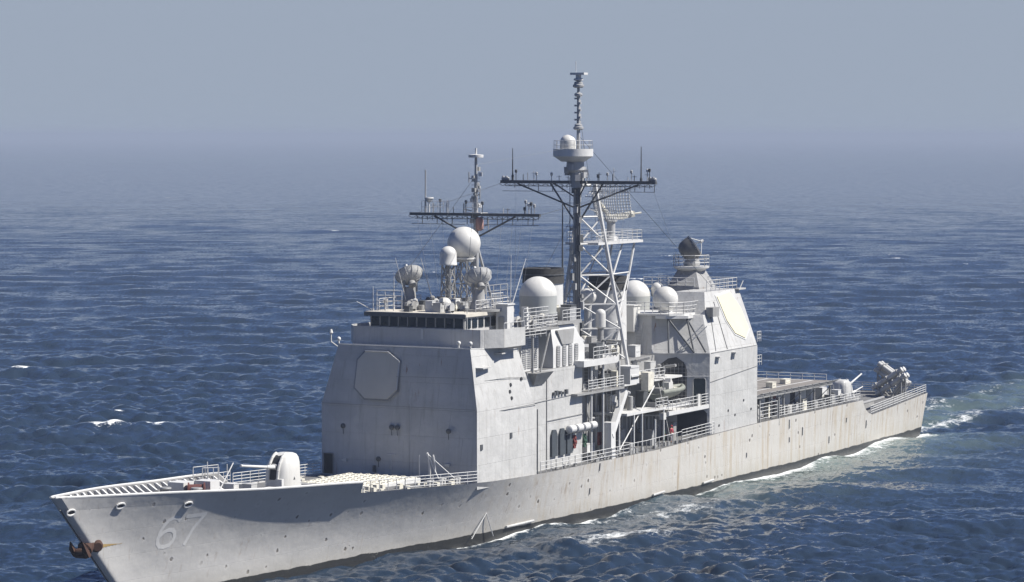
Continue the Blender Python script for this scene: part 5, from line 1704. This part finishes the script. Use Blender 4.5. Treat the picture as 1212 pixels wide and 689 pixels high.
# ------------------------------------------------------------------ the sea
def sea_material():
    m, nt, b = new_mat('sea_water')
    g = N(nt, 'ShaderNodeNewGeometry')
    pos = g.outputs['Position']
    def mp(scale, rot=0.0):
        q = N(nt, 'ShaderNodeMapping'); q.inputs['Scale'].default_value = scale; q.inputs['Rotation'].default_value = (0, 0, rot)
        nt.links.new(pos, q.inputs[0]); return q.outputs[0]
    foam = N(nt, 'ShaderNodeAttribute'); foam.attribute_name = 'foam'
    aer = N(nt, 'ShaderNodeAttribute'); aer.attribute_name = 'aer'
    crest = N(nt, 'ShaderNodeAttribute'); crest.attribute_name = 'crest'
    big = noise(nt, 0.018, 4, mp((1, 1, 1)))
    deep = mix(nt, ramp(nt, big, 0.35, 0.65), SEA_A, SEA_B)
    gn = noise(nt, 0.12, 4, mp((1, 1, 1)))
    green = math_n(nt, 'MULTIPLY', aer.outputs['Fac'], ramp(nt, gn, 0.25, 0.7, 0.35, 1.0))
    col = mix(nt, green, deep, (0.15, 0.205, 0.185))
    fn = noise(nt, 0.55, 7, mp((1, 1, 1)), 0.72)
    fn2 = noise(nt, 2.6, 5, mp((1, 1, 1)), 0.7)
    tot = math_n(nt, 'ADD', foam.outputs['Fac'], math_n(nt, 'MULTIPLY', math_n(nt, 'SUBTRACT', fn, 0.5), 1.9))
    tot = math_n(nt, 'ADD', tot, math_n(nt, 'MULTIPLY', math_n(nt, 'SUBTRACT', fn2, 0.5), 0.9))
    f1 = math_n(nt, 'MULTIPLY', ramp(nt, tot, 0.52, 0.95), ramp(nt, foam.outputs['Fac'], 0.02, 0.15))
    capn = noise(nt, 0.55, 3, mp((1, 1, 1)))
    cap2 = noise(nt, 1.3, 7, mp((1, 1, 1), .5), 0.75)
    c = math_n(nt, 'ADD', crest.outputs['Fac'], math_n(nt, 'MULTIPLY', math_n(nt, 'SUBTRACT', capn, 0.5), 2.2))
    c = math_n(nt, 'ADD', c, math_n(nt, 'MULTIPLY', math_n(nt, 'SUBTRACT', cap2, 0.5), 2.6))
    f2 = ramp(nt, c, CAP_T, CAP_T + .30)
    f = math_n(nt, 'MAXIMUM', f1, f2)
    col = mix(nt, f, col, (0.72, 0.74, 0.74))
    nt.links.new(col, b.inputs['Base Color'])
    b.inputs['IOR'].default_value = 1.333
    b.inputs['Specular IOR Level'].default_value = 0.52
    nt.links.new(ramp(nt, f, 0, 1, SEA_ROUGH, 0.8), b.inputs['Roughness'])
    # small chop finer than the mesh: the surface normal wobbles with two octave sets of noise
    def wob(scale, detail, vec, k):
        t = N(nt, 'ShaderNodeTexNoise')
        t.inputs['Scale'].default_value = scale; t.inputs['Detail'].default_value = detail; t.inputs['Roughness'].default_value = 0.62
        nt.links.new(vec, t.inputs['Vector'])
        u = N(nt, 'ShaderNodeVectorMath', operation='SUBTRACT'); nt.links.new(t.outputs['Color'], u.inputs[0]); u.inputs[1].default_value = (.5, .5, .5)
        v = N(nt, 'ShaderNodeVectorMath', operation='MULTIPLY'); nt.links.new(u.outputs[0], v.inputs[0]); v.inputs[1].default_value = (k, k, 0)
        return v.outputs[0]
    add = N(nt, 'ShaderNodeVectorMath', operation='ADD')
    nt.links.new(wob(1.05, 5, mp((1.0, 1.7, 1), R(-38)), CHOP), add.inputs[0])
    nt.links.new(wob(0.14, 4, mp((1.0, 1.8, 1), R(-50)), CHOP * .55), add.inputs[1])
    add2 = N(nt, 'ShaderNodeVectorMath', operation='ADD')
    nt.links.new(add.outputs[0], add2.inputs[0]); nt.links.new(g.outputs['Normal'], add2.inputs[1])
    nrm = N(nt, 'ShaderNodeVectorMath', operation='NORMALIZE'); nt.links.new(add2.outputs[0], nrm.inputs[0])
    nt.links.new(nrm.outputs[0], b.inputs['Normal'])
    return m
CHOP = 0.85
SEA_A, SEA_B, SEA_ROUGH, CAP_T = (0.0140, 0.0265, 0.046), (0.018, 0.032, 0.056), 0.08, 3.28

cx0, cy0 = CAM_AT.x, CAM_AT.y
rad = [1.0, 20, 50, 90, 120, 140]
r = 150.0
while r < 24000:
    rad.append(r)
    r += max(0.32, min(r * r * 4.2e-6, r * .03))
rad.append(24000.0)
rad = np.array(rad)
dr = np.gradient(rad)
ang = np.concatenate([np.linspace(HEAD - 15.5, HEAD + 15.5, 1060), np.linspace(HEAD + 15.5, HEAD + 344.5, 120)[1:-1]])
ang = np.radians(ang)
RR, AA = np.meshgrid(rad, ang, indexing='ij')
X = cx0 + RR * np.cos(AA)
Y = cy0 + RR * np.sin(AA)
Zs = np.zeros_like(X)
DX = np.zeros_like(X)
DY = np.zeros_like(X)
crest = np.zeros_like(X)
DRR = np.maximum(dr, 0.22)[:, None]
rw = np.random.default_rng(5)
gust = np.ones_like(X)      # wind patches: the chop is livelier in some places
for i in range(14):
    lg = 30 * (420 / 30.0) ** (i / 13.0)
    tg = rw.uniform(0, 6.28)
    gust += .13 * np.sin(2 * math.pi / lg * (X * math.cos(tg) + Y * math.sin(tg)) + rw.uniform(0, 6.28))
gust = np.clip(gust, .35, 1.8)
for i in range(110):
    lam = 1.0 * (34 / 1.0) ** (i / 109.0) * rw.uniform(.92, 1.08)
    th = R(212) + rw.normal(0, .40 if lam > 7 else .75)
    k = 2 * math.pi / lam
    a = 0.0128 * lam ** 0.62 * rw.uniform(.5, 1.4)
    a = a * (gust if lam < 9 else 1.0)
    w = np.clip((lam / DRR - 1.9) / 1.6, 0, 1)
    ph = k * (X * math.cos(th) + Y * math.sin(th)) + rw.uniform(0, 6.28)
    sn, cs = np.sin(ph), np.cos(ph)
    Zs += w * a * sn
    DX -= w * a * .85 * math.cos(th) * cs * 0.8
    DY -= w * a * .85 * math.sin(th) * cs * 0.8
    if lam > 4.5:
        crest += a * sn
crest /= crest.std()
# calmer water right against the hull, a low bow swell along the port side
bwl = np.interp(X, [9.4, 18, 26, 39, 49, 58, 67, 80, 95, 130, 150, 171.3], [0.05, 1.65, 2.75, 4.1, 5.35, 6.5, 7.4, 8.1, 8.38, 8.3, 7.7, 6.9])
d = np.abs(Y) - bwl
inship = (X > 8) & (X < 172.5)
near = np.where(inship, np.clip(1 - np.maximum(d, 0) / 9, 0, 1), 0)
Zs *= 1 - .55 * near
swell = 0.35 * np.sin((X - 60) / 23.0 * 2 * math.pi) * near * np.clip((X - 20) / 30, 0, 1)
Zs += swell
Xd, Yd = X + DX * (1 - near), Y + DY * (1 - near)
# foam and aerated water from the hull and the wake
foam = np.zeros_like(X)
aer = np.zeros_like(X)
port = inship & (Y < 0) & (d > -1.5)
dp = np.maximum(d, 0)
def bump(x, c, w):
    return np.exp(-((x - c) / w) ** 2)
prof = .44 * np.clip((X - 30) / 20, 0, 1) + .6 * bump(X, 61, 6) + .38 * bump(X, 75, 8) + .42 * bump(X, 104, 8) + .85 * bump(X, 122, 10) + .52 * np.clip((X - 130) / 12, 0, 1)
foam += np.where(port, prof * np.exp(-dp / (1.0 + .035 * np.maximum(X - 60, 0) * .5)), 0)
foam += np.where(Y < 0, .50 * bump(X - .8 * dp, 56, 5) * bump(dp, 11, 5) * inship, 0)
foam += np.where(Y < 0, .62 * bump(X - 1.8 * dp, 78, 7) * bump(dp, 5.0, 3.0) * inship, 0)
foam += np.where(Y < 0, .40 * bump(X - 1.5 * dp, 45, 9) * bump(dp, 9, 4.0) * inship, 0)
aer += np.where(port, np.exp(-dp / 7.5) * np.clip((X - 88) / 28, 0, 1) * .95 + .22 * np.exp(-dp / 7) * np.clip((X - 50) / 30, 0, 1), 0)
xs = X - 171.5
yw = 0.0009 * xs ** 2 * 0 + Y
hw = 5.4 + .06 * np.maximum(xs, 0)
wk = (xs > 0) * np.exp(-np.maximum(xs, 0) / 240)
aer += wk * np.exp(-(yw / hw) ** 4) * .65
foam += wk * (.46 * np.exp(-((yw + hw * .85) / 2.2) ** 2) + .42 * np.exp(-((yw - hw * .7) / 3) ** 2) + .34 * np.exp(-xs / 22) * np.exp(-(yw / hw) ** 4) + .18 * np.exp(-(yw / hw) ** 4))
aer = np.clip(aer, 0, 1)
nr, na = X.shape
co = np.stack([Xd, Yd, Zs], -1).reshape(-1, 3)
ii = np.arange(nr - 1)[:, None] * na
jj = np.arange(na)[None, :]
jn = (jj + 1) % na
quads = np.stack([ii + jj, ii + na + jj, ii + na + jn, ii + jn], -1).reshape(-1, 4)
me = bpy.data.meshes.new('sea')
me.vertices.add(len(co))
me.vertices.foreach_set('co', co.ravel().astype(np.float32))
me.loops.add(quads.size)
me.loops.foreach_set('vertex_index', quads.ravel().astype(np.int32))
me.polygons.add(len(quads))
me.polygons.foreach_set('loop_start', np.arange(0, quads.size, 4, dtype=np.int32))
me.polygons.foreach_set('use_smooth', np.ones(len(quads), dtype=bool))
me.update(calc_edges=True)
for nm, arr in (('foam', foam), ('aer', aer), ('crest', crest)):
    at_ = me.attributes.new(nm, 'FLOAT', 'POINT')
    at_.data.foreach_set('value', arr.ravel().astype(np.float32))
me.materials.append(sea_material())
sea = bpy.data.objects.new('sea', me)
COL.objects.link(sea)
sea['kind'] = 'structure'
sea['label'] = 'dark blue choppy open sea with scattered whitecaps'
sea['category'] = 'sea'

# ------------------------------------------------------------------ haze over the water
m = MB(); m.box(cx0 - 26000, cx0 + 26000, cy0 - 26000, cy0 + 26000, -3.0, 47.0)
hz_m = bpy.data.materials.new('haze_air')
hz_m.use_nodes = True
nt = hz_m.node_tree
nt.nodes.clear()
o_ = nt.nodes.new('ShaderNodeOutputMaterial')
v_ = nt.nodes.new('ShaderNodeVolumePrincipled')
v_.inputs['Color'].default_value = (0.46, 0.535, 0.67, 1)
v_.inputs['Density'].default_value = HAZE_DENSITY
v_.inputs['Anisotropy'].default_value = 0.0
nt.links.new(v_.outputs[0], o_.inputs['Volume'])
hz = m.build('haze', hz_m, None, 0)
hz['kind'] = 'stuff'
hz['label'] = 'pale blue sea haze softening the horizon'
hz['category'] = 'haze'
